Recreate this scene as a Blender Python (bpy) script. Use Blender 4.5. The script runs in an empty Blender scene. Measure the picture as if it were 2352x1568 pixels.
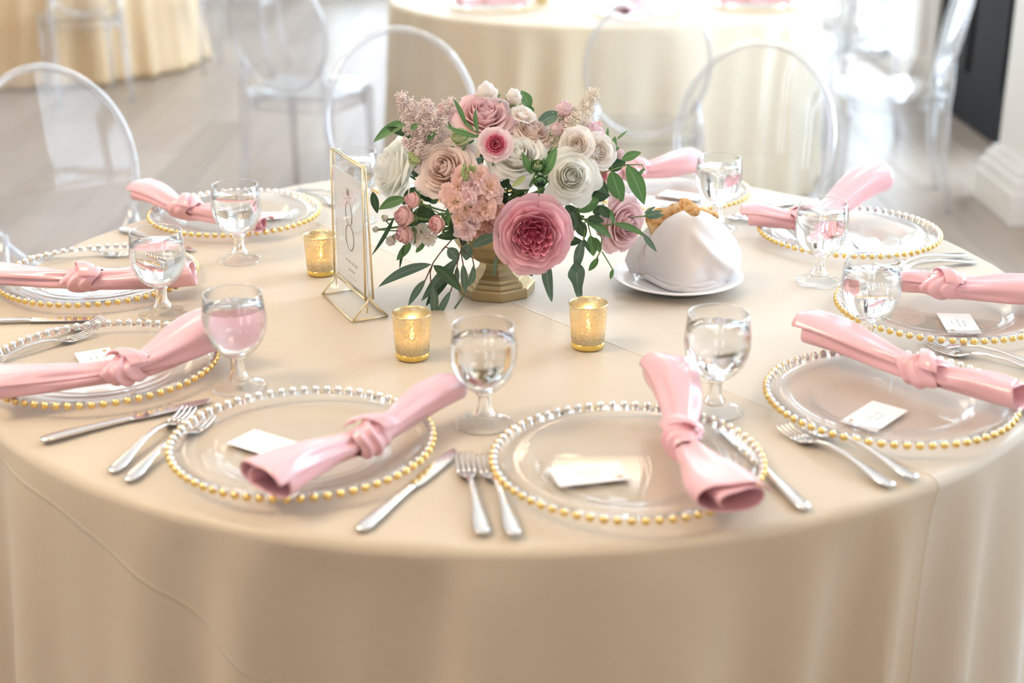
import bpy, math, random
from mathutils import Vector, Matrix, Quaternion

scene = bpy.context.scene
COL = scene.collection
PI = math.pi

# ------------------------------------------------------------------ camera
F = 3267.0                       # focal length in pixels of the 2352 x 1568 frame
PITCH = math.radians(20.773)
ROLL = math.radians(-0.255)
CAM = Vector((0.0, -2.221, 1.516))
_fw = Vector((0, math.cos(PITCH), -math.sin(PITCH)))
_dn = Vector((0, -math.sin(PITCH), -math.cos(PITCH)))
_c, _s = math.cos(ROLL), math.sin(ROLL)
_right = Vector((1, 0, 0)) * _c - _dn * _s
_down = Vector((1, 0, 0)) * _s + _dn * _c
cam = bpy.data.cameras.new('camera')
cam.sensor_width = 36.0
cam.lens = F / 2352 * 36.0
cam.clip_end = 100
cam.dof.use_dof = True
cam.dof.focus_distance = 2.24
cam.dof.aperture_fstop = 2.6
co = bpy.data.objects.new('camera', cam)
COL.objects.link(co)
M = Matrix((_right, -_down, -_fw)).transposed().to_4x4()
M.translation = CAM
co.matrix_world = M
scene.camera = co

# ------------------------------------------------------------------ look, sky, lights
scene.view_settings.view_transform = 'Standard'
scene.view_settings.look = 'None'
scene.view_settings.gamma = 1.0
scene.view_settings.use_curve_mapping = False
scene.view_settings.exposure = 0.22
cy = scene.cycles
cy.use_denoising = True
cy.use_light_tree = False
cy.max_bounces = 10
cy.diffuse_bounces = 4
cy.glossy_bounces = 4
cy.transmission_bounces = 10
cy.transparent_max_bounces = 32
cy.use_adaptive_sampling = True
cy.adaptive_threshold = 0.09
cy.sample_clamp_indirect = 6.0
cy.caustics_reflective = False
cy.caustics_refractive = True
cy.blur_glossy = 0.5

world = bpy.data.worlds.new('sky')
scene.world = world
world.use_nodes = True
world.node_tree.nodes['Background'].inputs['Color'].default_value = (0.80, 0.89, 1.0, 1)
world.node_tree.nodes['Background'].inputs['Strength'].default_value = 1.6

RX = 2.27          # right wall
LX = -6.5          # left wall
BY = 9.9           # back wall
FY = -7.0          # wall behind the camera
CEIL = 3.9

def daylight(name, loc, rot, w, h, power, col=(0.69, 0.85, 1.0)):
    l = bpy.data.lights.new(name, 'AREA')
    l.shape = 'RECTANGLE'
    l.size, l.size_y = w, h
    l.energy = power
    l.color = col
    o = bpy.data.objects.new(name, l)
    COL.objects.link(o)
    o.location = loc
    o.rotation_euler = rot
    return o

# windows: (wall, centre along wall, width, sill z, head z, power)
WINDOWS = [
    ('right', 1.55, 1.70, 0.45, 3.4, 160), ('right', -0.45, 1.20, 0.45, 3.4, 26),
    ('right', 3.76, 0.60, 0.06, 3.4, 78), ('right', 6.50, 1.50, 0.06, 3.4, 190), ('right', 8.50, 1.40, 0.06, 3.4, 150),  # the narrow one is unseen, added to brighten the floor at the right
    ('back', 1.2, 1.40, 0.20, 3.4, 75), ('back', -0.9, 1.40, 0.20, 3.4, 38), ('back', -3.4, 1.40, 0.20, 3.4, 22),
    ('front', -1.9, 0.6, 0.5, 3.4, 18), ('front', -0.4, 0.6, 0.5, 3.4, 18),
    ('left', -6.1, 0.40, 0.5, 3.4, 13), ('left', -5.2, 0.40, 0.5, 3.4, 13), ('left', -4.3, 0.40, 0.5, 3.4, 13), ('left', -3.4, 0.40, 0.5, 3.4, 13), ('left', 1.5, 1.4, 0.5, 3.4, 14),
]
for wall, c, w, z0, z1, p in WINDOWS:
    zc, h = (z0 + z1) / 2, z1 - z0
    if wall == 'right':
        daylight('window_daylight', (RX + 0.10, c, zc), (0, PI/2, 0), h, w, p)
    elif wall == 'left':
        daylight('window_daylight', (LX - 0.10, c, zc), (0, -PI/2, 0), h, w, p)
    elif wall == 'back':
        daylight('window_daylight', (c, BY + 0.10, zc), (-PI/2, 0, 0), w, h, p)
    else:
        daylight('window_daylight', (c, FY - 0.10, zc), (PI/2, 0, 0), w, h, p)

# pixel helpers: a point of the photograph on a real plane of the room
def ray(px, py):
    u, v = (px - 1176) / F, (py - 784) / F
    return _fw + _right * u + _down * v
def atz(px, py, z=0.76):
    r = ray(px, py)
    return CAM + r * ((z - CAM.z) / r.z)
def aty(px, py, y):
    r = ray(px, py)
    return CAM + r * ((y - CAM.y) / r.y)

# ------------------------------------------------------------------ materials
MATS = {}
def newmat(name):
    m = bpy.data.materials.new(name)
    m.use_nodes = True
    MATS[name] = m
    nt = m.node_tree
    for n in list(nt.nodes):
        nt.nodes.remove(n)
    out = nt.nodes.new('ShaderNodeOutputMaterial')
    return m, nt, out
def N(nt, t, **kw):
    n = nt.nodes.new(t)
    for k, v in kw.items():
        setattr(n, k, v)
    return n
def principled(nt, col, rough=0.5, spec=0.5, metal=0.0, **kw):
    b = N(nt, 'ShaderNodeBsdfPrincipled')
    b.inputs['Base Color'].default_value = (*col, 1)
    b.inputs['Roughness'].default_value = rough
    b.inputs['Metallic'].default_value = metal
    b.inputs['Specular IOR Level'].default_value = spec
    for k, v in kw.items():
        b.inputs[k].default_value = v
    return b
def simple(name, col, rough=0.5, spec=0.5, metal=0.0, var=0.0, scale=30.0, bump=0.0, **kw):
    m, nt, out = newmat(name)
    b = principled(nt, col, rough, spec, metal, **kw)
    nt.links.new(b.outputs[0], out.inputs[0])
    if var or bump:
        tc = N(nt, 'ShaderNodeTexCoord')
        nz = N(nt, 'ShaderNodeTexNoise')
        nz.inputs['Scale'].default_value = scale
        nz.inputs['Detail'].default_value = 4
        nt.links.new(tc.outputs['Object'], nz.inputs['Vector'])
        if var:
            mx = N(nt, 'ShaderNodeMix', data_type='RGBA')
            mx.inputs[6].default_value = (*[c * (1 - var) for c in col], 1)
            mx.inputs[7].default_value = (*[min(1, c * (1 + var)) for c in col], 1)
            nt.links.new(nz.outputs['Fac'], mx.inputs[0])
            nt.links.new(mx.outputs[2], b.inputs['Base Color'])
        if bump:
            bp = N(nt, 'ShaderNodeBump')
            bp.inputs['Strength'].default_value = bump
            bp.inputs['Distance'].default_value = 0.002
            nt.links.new(nz.outputs['Fac'], bp.inputs['Height'])
            nt.links.new(bp.outputs[0], b.inputs['Normal'])
    return m
def thin_glass(name, tint=(0.97, 0.98, 0.98), f0=0.05, power=4.0, rough=0.02, haze=0.0, hazecol=(0.9, 0.9, 0.95)):
    """clear moulded glass or acrylic: see-through with a facing-dependent gloss, same for every ray"""
    m, nt, out = newmat(name)
    lw = N(nt, 'ShaderNodeLayerWeight')
    lw.inputs['Blend'].default_value = 0.5
    pw = N(nt, 'ShaderNodeMath', operation='POWER')
    pw.inputs[1].default_value = power
    nt.links.new(lw.outputs['Facing'], pw.inputs[0])
    mr = N(nt, 'ShaderNodeMapRange')
    mr.inputs['To Min'].default_value = f0
    mr.inputs['To Max'].default_value = 0.95
    nt.links.new(pw.outputs[0], mr.inputs['Value'])
    tr = N(nt, 'ShaderNodeBsdfTransparent')
    tr.inputs['Color'].default_value = (*tint, 1)
    gl = N(nt, 'ShaderNodeBsdfGlossy')
    gl.inputs['Roughness'].default_value = rough
    mix = N(nt, 'ShaderNodeMixShader')
    nt.links.new(mr.outputs[0], mix.inputs['Fac'])
    nt.links.new(tr.outputs[0], mix.inputs[1])
    nt.links.new(gl.outputs[0], mix.inputs[2])
    last = mix
    if haze:
        df = N(nt, 'ShaderNodeBsdfDiffuse')
        df.inputs['Color'].default_value = (*hazecol, 1)
        m2 = N(nt, 'ShaderNodeMixShader')
        m2.inputs['Fac'].default_value = haze
        nt.links.new(mix.outputs[0], m2.inputs[1])
        nt.links.new(df.outputs[0], m2.inputs[2])
        last = m2
    nt.links.new(last.outputs[0], out.inputs[0])
    return m
def refr_glass(name, ior, col=(1, 1, 1)):
    m, nt, out = newmat(name)
    g = N(nt, 'ShaderNodeBsdfGlass')
    g.inputs['IOR'].default_value = ior
    g.inputs['Roughness'].default_value = 0.0
    g.inputs['Color'].default_value = (*col, 1)
    nt.links.new(g.outputs[0], out.inputs[0])
    return m

def satin(name, col, rough=0.36, spec=0.7, scale=900, bump=0.06):
    m, nt, out = newmat(name)
    b = principled(nt, col, rough, spec)
    b.inputs['Sheen Weight'].default_value = 0.25
    b.inputs['Sheen Roughness'].default_value = 0.4
    tc = N(nt, 'ShaderNodeTexCoord')
    nz = N(nt, 'ShaderNodeTexNoise')
    nz.inputs['Scale'].default_value = scale
    nt.links.new(tc.outputs['Object'], nz.inputs['Vector'])
    bp = N(nt, 'ShaderNodeBump')
    bp.inputs['Strength'].default_value = bump
    bp.inputs['Distance'].default_value = 0.0005
    nt.links.new(nz.outputs['Fac'], bp.inputs['Height'])
    nt.links.new(bp.outputs[0], b.inputs['Normal'])
    nt.links.new(b.outputs[0], out.inputs[0])
    return m

def cloth_mat(name, seams=(), col=(0.80, 0.665, 0.49), sheen_col=None):
    """ivory-gold satin cloth; UV = the cloth laid out flat in metres; seams are lines (nx, ny, c) in that plane"""
    m, nt, out = newmat(name)
    b = principled(nt, col, 0.42, 0.45)
    b.inputs['Sheen Weight'].default_value = 0.15
    L = nt.links.new
    uv = N(nt, 'ShaderNodeUVMap')
    mp = N(nt, 'ShaderNodeMapping')
    mp.inputs['Rotation'].default_value = (0, 0, 0.66)
    mp.inputs['Scale'].default_value = (60, 700, 1)
    L(uv.outputs[0], mp.inputs['Vector'])
    nz = N(nt, 'ShaderNodeTexNoise')
    nz.inputs['Scale'].default_value = 1.0
    nz.inputs['Detail'].default_value = 3
    L(mp.outputs[0], nz.inputs['Vector'])
    nb = N(nt, 'ShaderNodeTexNoise')
    nb.inputs['Scale'].default_value = 9.0
    nb.inputs['Detail'].default_value = 3
    L(uv.outputs[0], nb.inputs['Vector'])
    # colour: faint slub of the weave
    mx = N(nt, 'ShaderNodeMix', data_type='RGBA')
    mx.inputs[6].default_value = (*[c * 0.95 for c in col], 1)
    mx.inputs[7].default_value = (*[min(1, c * 1.04) for c in col], 1)
    L(nz.outputs['Fac'], mx.inputs[0])
    colour = mx.outputs[2]
    h = N(nt, 'ShaderNodeMath', operation='MULTIPLY')
    h.inputs[1].default_value = 0.0003
    L(nz.outputs['Fac'], h.inputs[0])
    h2 = N(nt, 'ShaderNodeMath', operation='MULTIPLY_ADD')
    h2.inputs[1].default_value = 0.0016
    L(nb.outputs['Fac'], h2.inputs[0])
    L(h.outputs[0], h2.inputs[2])
    height = h2.outputs[0]
    for k, (nx, ny, c) in enumerate(seams):
        d = N(nt, 'ShaderNodeVectorMath', operation='DOT_PRODUCT')
        d.inputs[1].default_value = (nx, ny, 0)
        L(uv.outputs[0], d.inputs[0])
        s = N(nt, 'ShaderNodeMath', operation='SUBTRACT')
        L(d.outputs['Value'], s.inputs[0])
        s.inputs[1].default_value = c
        a = N(nt, 'ShaderNodeMath', operation='ABSOLUTE')
        L(s.outputs[0], a.inputs[0])
        mr = N(nt, 'ShaderNodeMapRange', interpolation_type='SMOOTHSTEP')
        mr.inputs['From Min'].default_value = 0.0
        mr.inputs['From Max'].default_value = 0.0035
        mr.inputs['To Min'].default_value = 0.0016
        mr.inputs['To Max'].default_value = 0.0
        L(a.outputs[0], mr.inputs['Value'])
        ad = N(nt, 'ShaderNodeMath', operation='ADD')
        L(height, ad.inputs[0])
        L(mr.outputs[0], ad.inputs[1])
        height = ad.outputs[0]
        if k == 0 and sheen_col:
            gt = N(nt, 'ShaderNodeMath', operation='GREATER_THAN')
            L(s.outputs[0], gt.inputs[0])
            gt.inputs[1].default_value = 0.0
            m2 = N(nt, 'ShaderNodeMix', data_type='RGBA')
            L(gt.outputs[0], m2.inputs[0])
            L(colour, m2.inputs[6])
            m2.inputs[7].default_value = (*sheen_col, 1)  # lighter colour stands in for the sheen of the panel's other weave direction
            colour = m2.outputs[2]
    L(colour, b.inputs['Base Color'])
    bp = N(nt, 'ShaderNodeBump')
    bp.inputs['Strength'].default_value = 0.6
    bp.inputs['Distance'].default_value = 1.0
    L(height, bp.inputs['Height'])
    L(bp.outputs[0], b.inputs['Normal'])
    L(b.outputs[0], out.inputs[0])
    return m

def petal_mat(name, base, tip, trans=0.3, power=1.0):
    """petal: colour runs along the petal (UV v), light comes through"""
    m, nt, out = newmat(name)
    L = nt.links.new
    uv = N(nt, 'ShaderNodeUVMap')
    sp = N(nt, 'ShaderNodeSeparateXYZ')
    L(uv.outputs[0], sp.inputs[0])
    pw = N(nt, 'ShaderNodeMath', operation='POWER')
    pw.inputs[1].default_value = power
    L(sp.outputs['Y'], pw.inputs[0])
    mx = N(nt, 'ShaderNodeMix', data_type='RGBA')
    mx.inputs[6].default_value = (*base, 1)
    mx.inputs[7].default_value = (*tip, 1)
    L(pw.outputs[0], mx.inputs[0])
    b = principled(nt, tip, 0.55, 0.25)
    L(mx.outputs[2], b.inputs['Base Color'])
    t = N(nt, 'ShaderNodeBsdfTranslucent')
    L(mx.outputs[2], t.inputs['Color'])
    wv = N(nt, 'ShaderNodeTexWave')
    wv.inputs['Scale'].default_value = 7
    wv.inputs['Distortion'].default_value = 2
    L(uv.outputs[0], wv.inputs['Vector'])
    bp = N(nt, 'ShaderNodeBump')
    bp.inputs['Strength'].default_value = 0.12
    bp.inputs['Distance'].default_value = 0.001
    L(wv.outputs['Fac'], bp.inputs['Height'])
    L(bp.outputs[0], b.inputs['Normal'])
    ms = N(nt, 'ShaderNodeMixShader')
    ms.inputs['Fac'].default_value = trans
    L(b.outputs[0], ms.inputs[1])
    L(t.outputs[0], ms.inputs[2])
    L(ms.outputs[0], out.inputs[0])
    return m
def leaf_mat(name, col, rib, rough=0.45):
    m, nt, out = newmat(name)
    L = nt.links.new
    uv = N(nt, 'ShaderNodeUVMap')
    sp = N(nt, 'ShaderNodeSeparateXYZ')
    L(uv.outputs[0], sp.inputs[0])
    s = N(nt, 'ShaderNodeMath', operation='SUBTRACT')
    L(sp.outputs['X'], s.inputs[0]); s.inputs[1].default_value = 0.5
    a = N(nt, 'ShaderNodeMath', operation='ABSOLUTE')
    L(s.outputs[0], a.inputs[0])
    mr = N(nt, 'ShaderNodeMapRange')
    mr.inputs['From Max'].default_value = 0.06
    mr.inputs['To Min'].default_value = 1.0
    mr.inputs['To Max'].default_value = 0.0
    L(a.outputs[0], mr.inputs['Value'])
    nz = N(nt, 'ShaderNodeTexNoise')
    nz.inputs['Scale'].default_value = 6
    L(uv.outputs[0], nz.inputs['Vector'])
    m0 = N(nt, 'ShaderNodeMix', data_type='RGBA')
    m0.inputs[6].default_value = (*[c * 0.8 for c in col], 1)
    m0.inputs[7].default_value = (*[c * 1.2 for c in col], 1)
    L(nz.outputs['Fac'], m0.inputs[0])
    mx = N(nt, 'ShaderNodeMix', data_type='RGBA')
    L(mr.outputs[0], mx.inputs[0])
    L(m0.outputs[2], mx.inputs[6])
    mx.inputs[7].default_value = (*rib, 1)
    b = principled(nt, col, rough, 0.45)
    L(mx.outputs[2], b.inputs['Base Color'])
    t = N(nt, 'ShaderNodeBsdfTranslucent')
    L(mx.outputs[2], t.inputs['Color'])
    ms = N(nt, 'ShaderNodeMixShader')
    ms.inputs['Fac'].default_value = 0.18
    L(b.outputs[0], ms.inputs[1]); L(t.outputs[0], ms.inputs[2])
    L(ms.outputs[0], out.inputs[0])
    return m
def emit(name, col, strength):
    m, nt, out = newmat(name)
    e = N(nt, 'ShaderNodeEmission')
    e.inputs['Color'].default_value = (*col, 1)
    e.inputs['Strength'].default_value = strength
    nt.links.new(e.outputs[0], out.inputs[0])
    m.cycles.emission_sampling = 'NONE'      # small bulbs and flames: each has a lamp of its own
    return m
def mercury_glass(name):
    """gold mercury glass: thin gold coat, worn through in specks"""
    m, nt, out = newmat(name)
    L = nt.links.new
    tc = N(nt, 'ShaderNodeTexCoord')
    nz = N(nt, 'ShaderNodeTexNoise')
    nz.inputs['Scale'].default_value = 420
    nz.inputs['Detail'].default_value = 3
    L(tc.outputs['Object'], nz.inputs['Vector'])
    th = N(nt, 'ShaderNodeMapRange')
    th.inputs['From Min'].default_value = 0.52
    th.inputs['From Max'].default_value = 0.60
    th.inputs['To Min'].default_value = 0.10
    th.inputs['To Max'].default_value = 0.62
    L(nz.outputs['Fac'], th.inputs['Value'])
    gold = principled(nt, (0.86, 0.77, 0.56), 0.28, 0.5, 1.0)
    dif = N(nt, 'ShaderNodeBsdfTranslucent')
    dif.inputs['Color'].default_value = (0.93, 0.84, 0.62, 1)
    mg = N(nt, 'ShaderNodeMixShader')
    mg.inputs['Fac'].default_value = 0.28
    L(gold.outputs[0], mg.inputs[1]); L(dif.outputs[0], mg.inputs[2])
    tr = N(nt, 'ShaderNodeBsdfTransparent')
    tr.inputs['Color'].default_value = (1.0, 0.93, 0.76, 1)
    ms = N(nt, 'ShaderNodeMixShader')
    L(th.outputs[0], ms.inputs['Fac'])
    L(mg.outputs[0], ms.inputs[1]); L(tr.outputs[0], ms.inputs[2])
    L(ms.outputs[0], out.inputs[0])
    return m

WHITE_WALL = simple('white_wall_paint', (0.80, 0.78, 0.75), 0.6, 0.3, var=0.03, scale=3)
FILL_CUT_WALL = simple('fill_cut_wall_paint', (0.40, 0.36, 0.33), 0.6, 0.3, var=0.03, scale=3)  # unseen wall behind the camera, darkened to cut the fill light
CEILING = simple('ceiling_paint', (0.90, 0.88, 0.86), 0.8, 0.2)
WHITE_TRIM = simple('white_trim_paint', (0.83, 0.81, 0.79), 0.4, 0.4)
BLACK_DOOR = simple('black_door_paint', (0.012, 0.011, 0.012), 0.6, 0.12, var=0.2, scale=4)
FLOORBASE = simple('floor_joint', (0.30, 0.25, 0.21), 0.6)
def plank_mat():
    m, nt, out = newmat('pale_oak_plank')
    L = nt.links.new
    b = principled(nt, (0.52, 0.43, 0.36), 0.38, 0.55)
    tc = N(nt, 'ShaderNodeTexCoord'); oi = N(nt, 'ShaderNodeObjectInfo')
    mp = N(nt, 'ShaderNodeMapping'); mp.inputs['Scale'].default_value = (22, 1.6, 1)
    L(tc.outputs['Object'], mp.inputs['Vector'])
    ad = N(nt, 'ShaderNodeVectorMath', operation='ADD')
    L(mp.outputs[0], ad.inputs[0])
    cb = N(nt, 'ShaderNodeCombineXYZ')
    sc = N(nt, 'ShaderNodeMath', operation='MULTIPLY'); sc.inputs[1].default_value = 60
    L(oi.outputs['Random'], sc.inputs[0]); L(sc.outputs[0], cb.inputs['Y']); L(sc.outputs[0], cb.inputs['Z'])
    L(cb.outputs[0], ad.inputs[1])
    nz = N(nt, 'ShaderNodeTexNoise'); nz.inputs['Scale'].default_value = 1.0; nz.inputs['Detail'].default_value = 5
    L(ad.outputs[0], nz.inputs['Vector'])
    ml = N(nt, 'ShaderNodeMath', operation='MULTIPLY_ADD'); ml.inputs[1].default_value = 0.5
    L(oi.outputs['Random'], ml.inputs[0])
    hf = N(nt, 'ShaderNodeMath', operation='MULTIPLY'); hf.inputs[1].default_value = 0.6
    L(nz.outputs['Fac'], hf.inputs[0]); L(hf.outputs[0], ml.inputs[2])
    cr = N(nt, 'ShaderNodeValToRGB')
    cr.color_ramp.elements[0].position = 0.15; cr.color_ramp.elements[0].color = (0.29, 0.23, 0.18, 1)
    cr.color_ramp.elements[1].position = 0.9; cr.color_ramp.elements[1].color = (0.47, 0.395, 0.335, 1)
    L(ml.outputs[0], cr.inputs['Fac'])
    L(cr.outputs['Color'], b.inputs['Base Color'])
    bp = N(nt, 'ShaderNodeBump'); bp.inputs['Strength'].default_value = 0.15; bp.inputs['Distance'].default_value = 0.001
    L(nz.outputs['Fac'], bp.inputs['Height']); L(bp.outputs[0], b.inputs['Normal'])
    L(b.outputs[0], out.inputs[0])
    return m
PLANK = plank_mat()
PANE = thin_glass('window_pane', f0=0.05)
ACRYLIC = thin_glass('clear_acrylic', tint=(0.965, 0.965, 0.975), f0=0.05, power=2.6, rough=0.03, haze=0.03, hazecol=(1, 1, 1))  # slight white haze painted in so the clear panels show
ACRYLIC_EDGE = thin_glass('acrylic_edge', tint=(0.93, 0.93, 0.96), f0=0.14, power=1.6, rough=0.05, haze=0.15, hazecol=(1, 1, 1))  # white haze painted in for the bright look of the edges
PLATE_GLASS = thin_glass('plate_glass', tint=(0.998, 0.998, 0.998), f0=0.014, power=5.0, rough=0.01)
BEAD_GLASS = simple('bead_silver_glass', (0.88, 0.87, 0.86), 0.12, 0.6, 0.55)
GOLD = simple('gold_leaf', (0.90, 0.64, 0.24), 0.22, 0.5, 1.0, var=0.06, scale=200)
GOBLET_GLASS = thin_glass('goblet_glass', tint=(0.993, 0.995, 0.995), f0=0.022, power=4.6, rough=0.01)
BOWL_GLASS = thin_glass('bowl_glass', tint=(0.993, 0.995, 0.995), f0=0.035, power=2.8, rough=0.01)
RIM_HIGHLIGHT = thin_glass('rim_highlight', tint=(0.95, 0.96, 0.97), f0=0.18, power=1.5, rough=0.03, haze=0.18, hazecol=(1, 1, 1))  # gloss and white haze paint the highlight along the goblet rim
STEM_GLASS = refr_glass('solid_stem_glass', 1.45)
WATER = refr_glass('water', 1.333)
STEEL = simple('polished_steel', (0.78, 0.76, 0.75), 0.16, 0.5, 1.0, var=0.02, scale=50)
PINK_SATIN = satin('pink_satin', (0.92, 0.52, 0.57), 0.24, 1.0)
CARD = simple('white_card', (0.90, 0.90, 0.91), 0.6, 0.3)
INK = simple('grey_ink', (0.42, 0.40, 0.40), 0.6)
DARK_INK = simple('bronze_ink', (0.16, 0.12, 0.10), 0.5)
PALE_INK = simple('pale_ink', (0.50, 0.48, 0.47), 0.6)
GOLD_INK = simple('gold_foil', (0.62, 0.43, 0.20), 0.45, 0.5, 0.5)
BRASS = simple('brushed_brass', (0.83, 0.68, 0.42), 0.28, 0.5, 1.0)
SIGN_GLASS = thin_glass('sign_glass', f0=0.06, power=4.0, rough=0.01)
VASE_GOLD = simple('antique_gold_paint', (0.46, 0.36, 0.20), 0.42, 0.5, 0.75, var=0.12, scale=40, bump=0.2)
MERCURY = mercury_glass('gold_mercury_glass')
VOTIVE_BASE = simple('amber_glass', (0.80, 0.55, 0.12), 0.08, 0.6, 0.3)
WAX = simple('candle_wax', (0.92, 0.80, 0.58), 0.5, 0.3, **{'Subsurface Weight': 0.0})
FLAME = emit('flame', (1.0, 0.62, 0.24), 30.0)
BULB = emit('warm_bulb', (1.0, 0.72, 0.42), 40.0)
CERAMIC = simple('white_ceramic', (0.84, 0.83, 0.84), 0.15, 0.5)
WHITE_LINEN = satin('white_linen', (0.84, 0.80, 0.80), 0.7, 0.2, 1400, 0.25)
def cracker_mat():
    m, nt, out = newmat('baked_cracker')
    L = nt.links.new
    b = principled(nt, (0.9, 0.6, 0.3), 0.85, 0.08)
    tc = N(nt, 'ShaderNodeTexCoord')
    n1 = N(nt, 'ShaderNodeTexNoise'); n1.inputs['Scale'].default_value = 95; n1.inputs['Detail'].default_value = 6
    L(tc.outputs['Object'], n1.inputs['Vector'])
    cr = N(nt, 'ShaderNodeValToRGB')
    e = cr.color_ramp.elements
    e[0].position = 0.34; e[0].color = (0.52, 0.24, 0.08, 1)
    e[1].position = 0.62; e[1].color = (0.98, 0.76, 0.46, 1)
    k = e.new(0.46); k.color = (0.92, 0.58, 0.26, 1)
    L(n1.outputs['Fac'], cr.inputs['Fac']); L(cr.outputs['Color'], b.inputs['Base Color'])
    t = N(nt, 'ShaderNodeBsdfTranslucent'); L(cr.outputs['Color'], t.inputs['Color'])
    bp = N(nt, 'ShaderNodeBump'); bp.inputs['Strength'].default_value = 0.5; bp.inputs['Distance'].default_value = 0.002
    L(n1.outputs['Fac'], bp.inputs['Height']); L(bp.outputs[0], b.inputs['Normal'])
    ms = N(nt, 'ShaderNodeMixShader'); ms.inputs['Fac'].default_value = 0.25
    L(b.outputs[0], ms.inputs[1]); L(t.outputs[0], ms.inputs[2]); L(ms.outputs[0], out.inputs[0])
    return m
CRACKER = cracker_mat()
STEM = simple('green_stem', (0.16, 0.27, 0.09), 0.5)
TWIG = simple('brown_twig', (0.16, 0.09, 0.06), 0.6)
FOAM = simple('dark_floral_foam', (0.015, 0.035, 0.015), 0.9)
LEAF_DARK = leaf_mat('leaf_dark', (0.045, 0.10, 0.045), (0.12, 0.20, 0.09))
LEAF_MID = leaf_mat('leaf_green', (0.11, 0.24, 0.085), (0.26, 0.40, 0.18))
LEAF_EUC = leaf_mat('leaf_eucalyptus', (0.115, 0.20, 0.145), (0.30, 0.38, 0.28))
LEAF_PALE = leaf_mat('leaf_pale', (0.42, 0.50, 0.22), (0.5, 0.58, 0.3))
P_IVORY = petal_mat('petal_ivory', (0.96, 0.94, 0.82), (0.98, 0.975, 0.945), 0.42, 0.6)
P_BLUSH = petal_mat('petal_blush', (0.92, 0.7, 0.56), (0.95, 0.83, 0.79), 0.38, 0.7)
P_CREAM = petal_mat('petal_cream_blush', (0.93, 0.78, 0.64), (0.96, 0.92, 0.885), 0.4, 0.7)
P_MAUVE = petal_mat('petal_mauve', (0.9, 0.6, 0.55), (0.91, 0.67, 0.7), 0.3, 1.0)
P_PINK = petal_mat('petal_pink', (0.9, 0.36, 0.45), (0.93, 0.6, 0.67), 0.3, 0.7)
P_HOT = petal_mat('petal_deep_pink', (0.82, 0.16, 0.3), (0.93, 0.42, 0.54), 0.25, 1.0)
P_BUD = petal_mat('petal_bud_pink', (0.94, 0.72, 0.62), (0.95, 0.63, 0.65), 0.3, 1.0)
P_PALEPINK = petal_mat('petal_pale_pink', (0.93, 0.68, 0.68), (0.95, 0.77, 0.79), 0.3, 1.0)
P_STOCK = petal_mat('petal_peach', (0.9, 0.76, 0.36), (0.95, 0.67, 0.67), 0.3, 0.6)
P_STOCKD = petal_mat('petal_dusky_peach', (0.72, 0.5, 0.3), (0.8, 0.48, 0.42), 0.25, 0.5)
P_GREEN = petal_mat('petal_green', (0.45, 0.56, 0.24), (0.7, 0.76, 0.46), 0.3, 1.0)
ASTILBE = simple('astilbe_pink', (0.93, 0.76, 0.72), 0.7, 0.2, var=0.12, scale=80)
ASTILBE2 = simple('astilbe_cream', (0.92, 0.80, 0.68), 0.7, 0.2, var=0.12, scale=80)

# ------------------------------------------------------------------ mesh helpers
def mesh(name, verts, faces, mats, uvs=None, smooth=True, fmat=None):
    me = bpy.data.meshes.new(name)
    me.from_pydata([tuple(v) for v in verts], [], faces)
    for m in (mats if isinstance(mats, (list, tuple)) else [mats]):
        me.materials.append(m)
    if smooth:
        me.polygons.foreach_set('use_smooth', [True] * len(me.polygons))
    if fmat:
        me.polygons.foreach_set('material_index', fmat)
    if uvs:
        ul = me.uv_layers.new(name='UVMap')
        flat = []
        for l in me.loops:
            flat.extend(uvs[l.vertex_index])
        ul.data.foreach_set('uv', flat)
    me.update()
    return me
def link(name, me, parent=None, loc=None, rot=None):
    o = bpy.data.objects.new(name, me)
    COL.objects.link(o)
    if parent:
        o.parent = parent
    if loc is not None:
        o.location = loc
    if rot is not None:
        o.rotation_euler = rot
    return o
def tag(o, label=None, cat=None, group=None, kind=None):
    if label: o['label'] = label
    if cat: o['category'] = cat
    if group: o['group'] = group
    if kind: o['kind'] = kind
    return o
def empty(name, loc=(0, 0, 0), rz=0.0):
    o = bpy.data.objects.new(name, None)
    o.empty_display_size = 0.05
    COL.objects.link(o)
    o.location = loc
    o.rotation_euler = (0, 0, rz)
    return o
def copy_tree(o, parent=None):
    c = o.copy()
    COL.objects.link(c)
    if parent:
        c.parent = parent
    for ch in o.children:
        copy_tree(ch, c)
    return c
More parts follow.
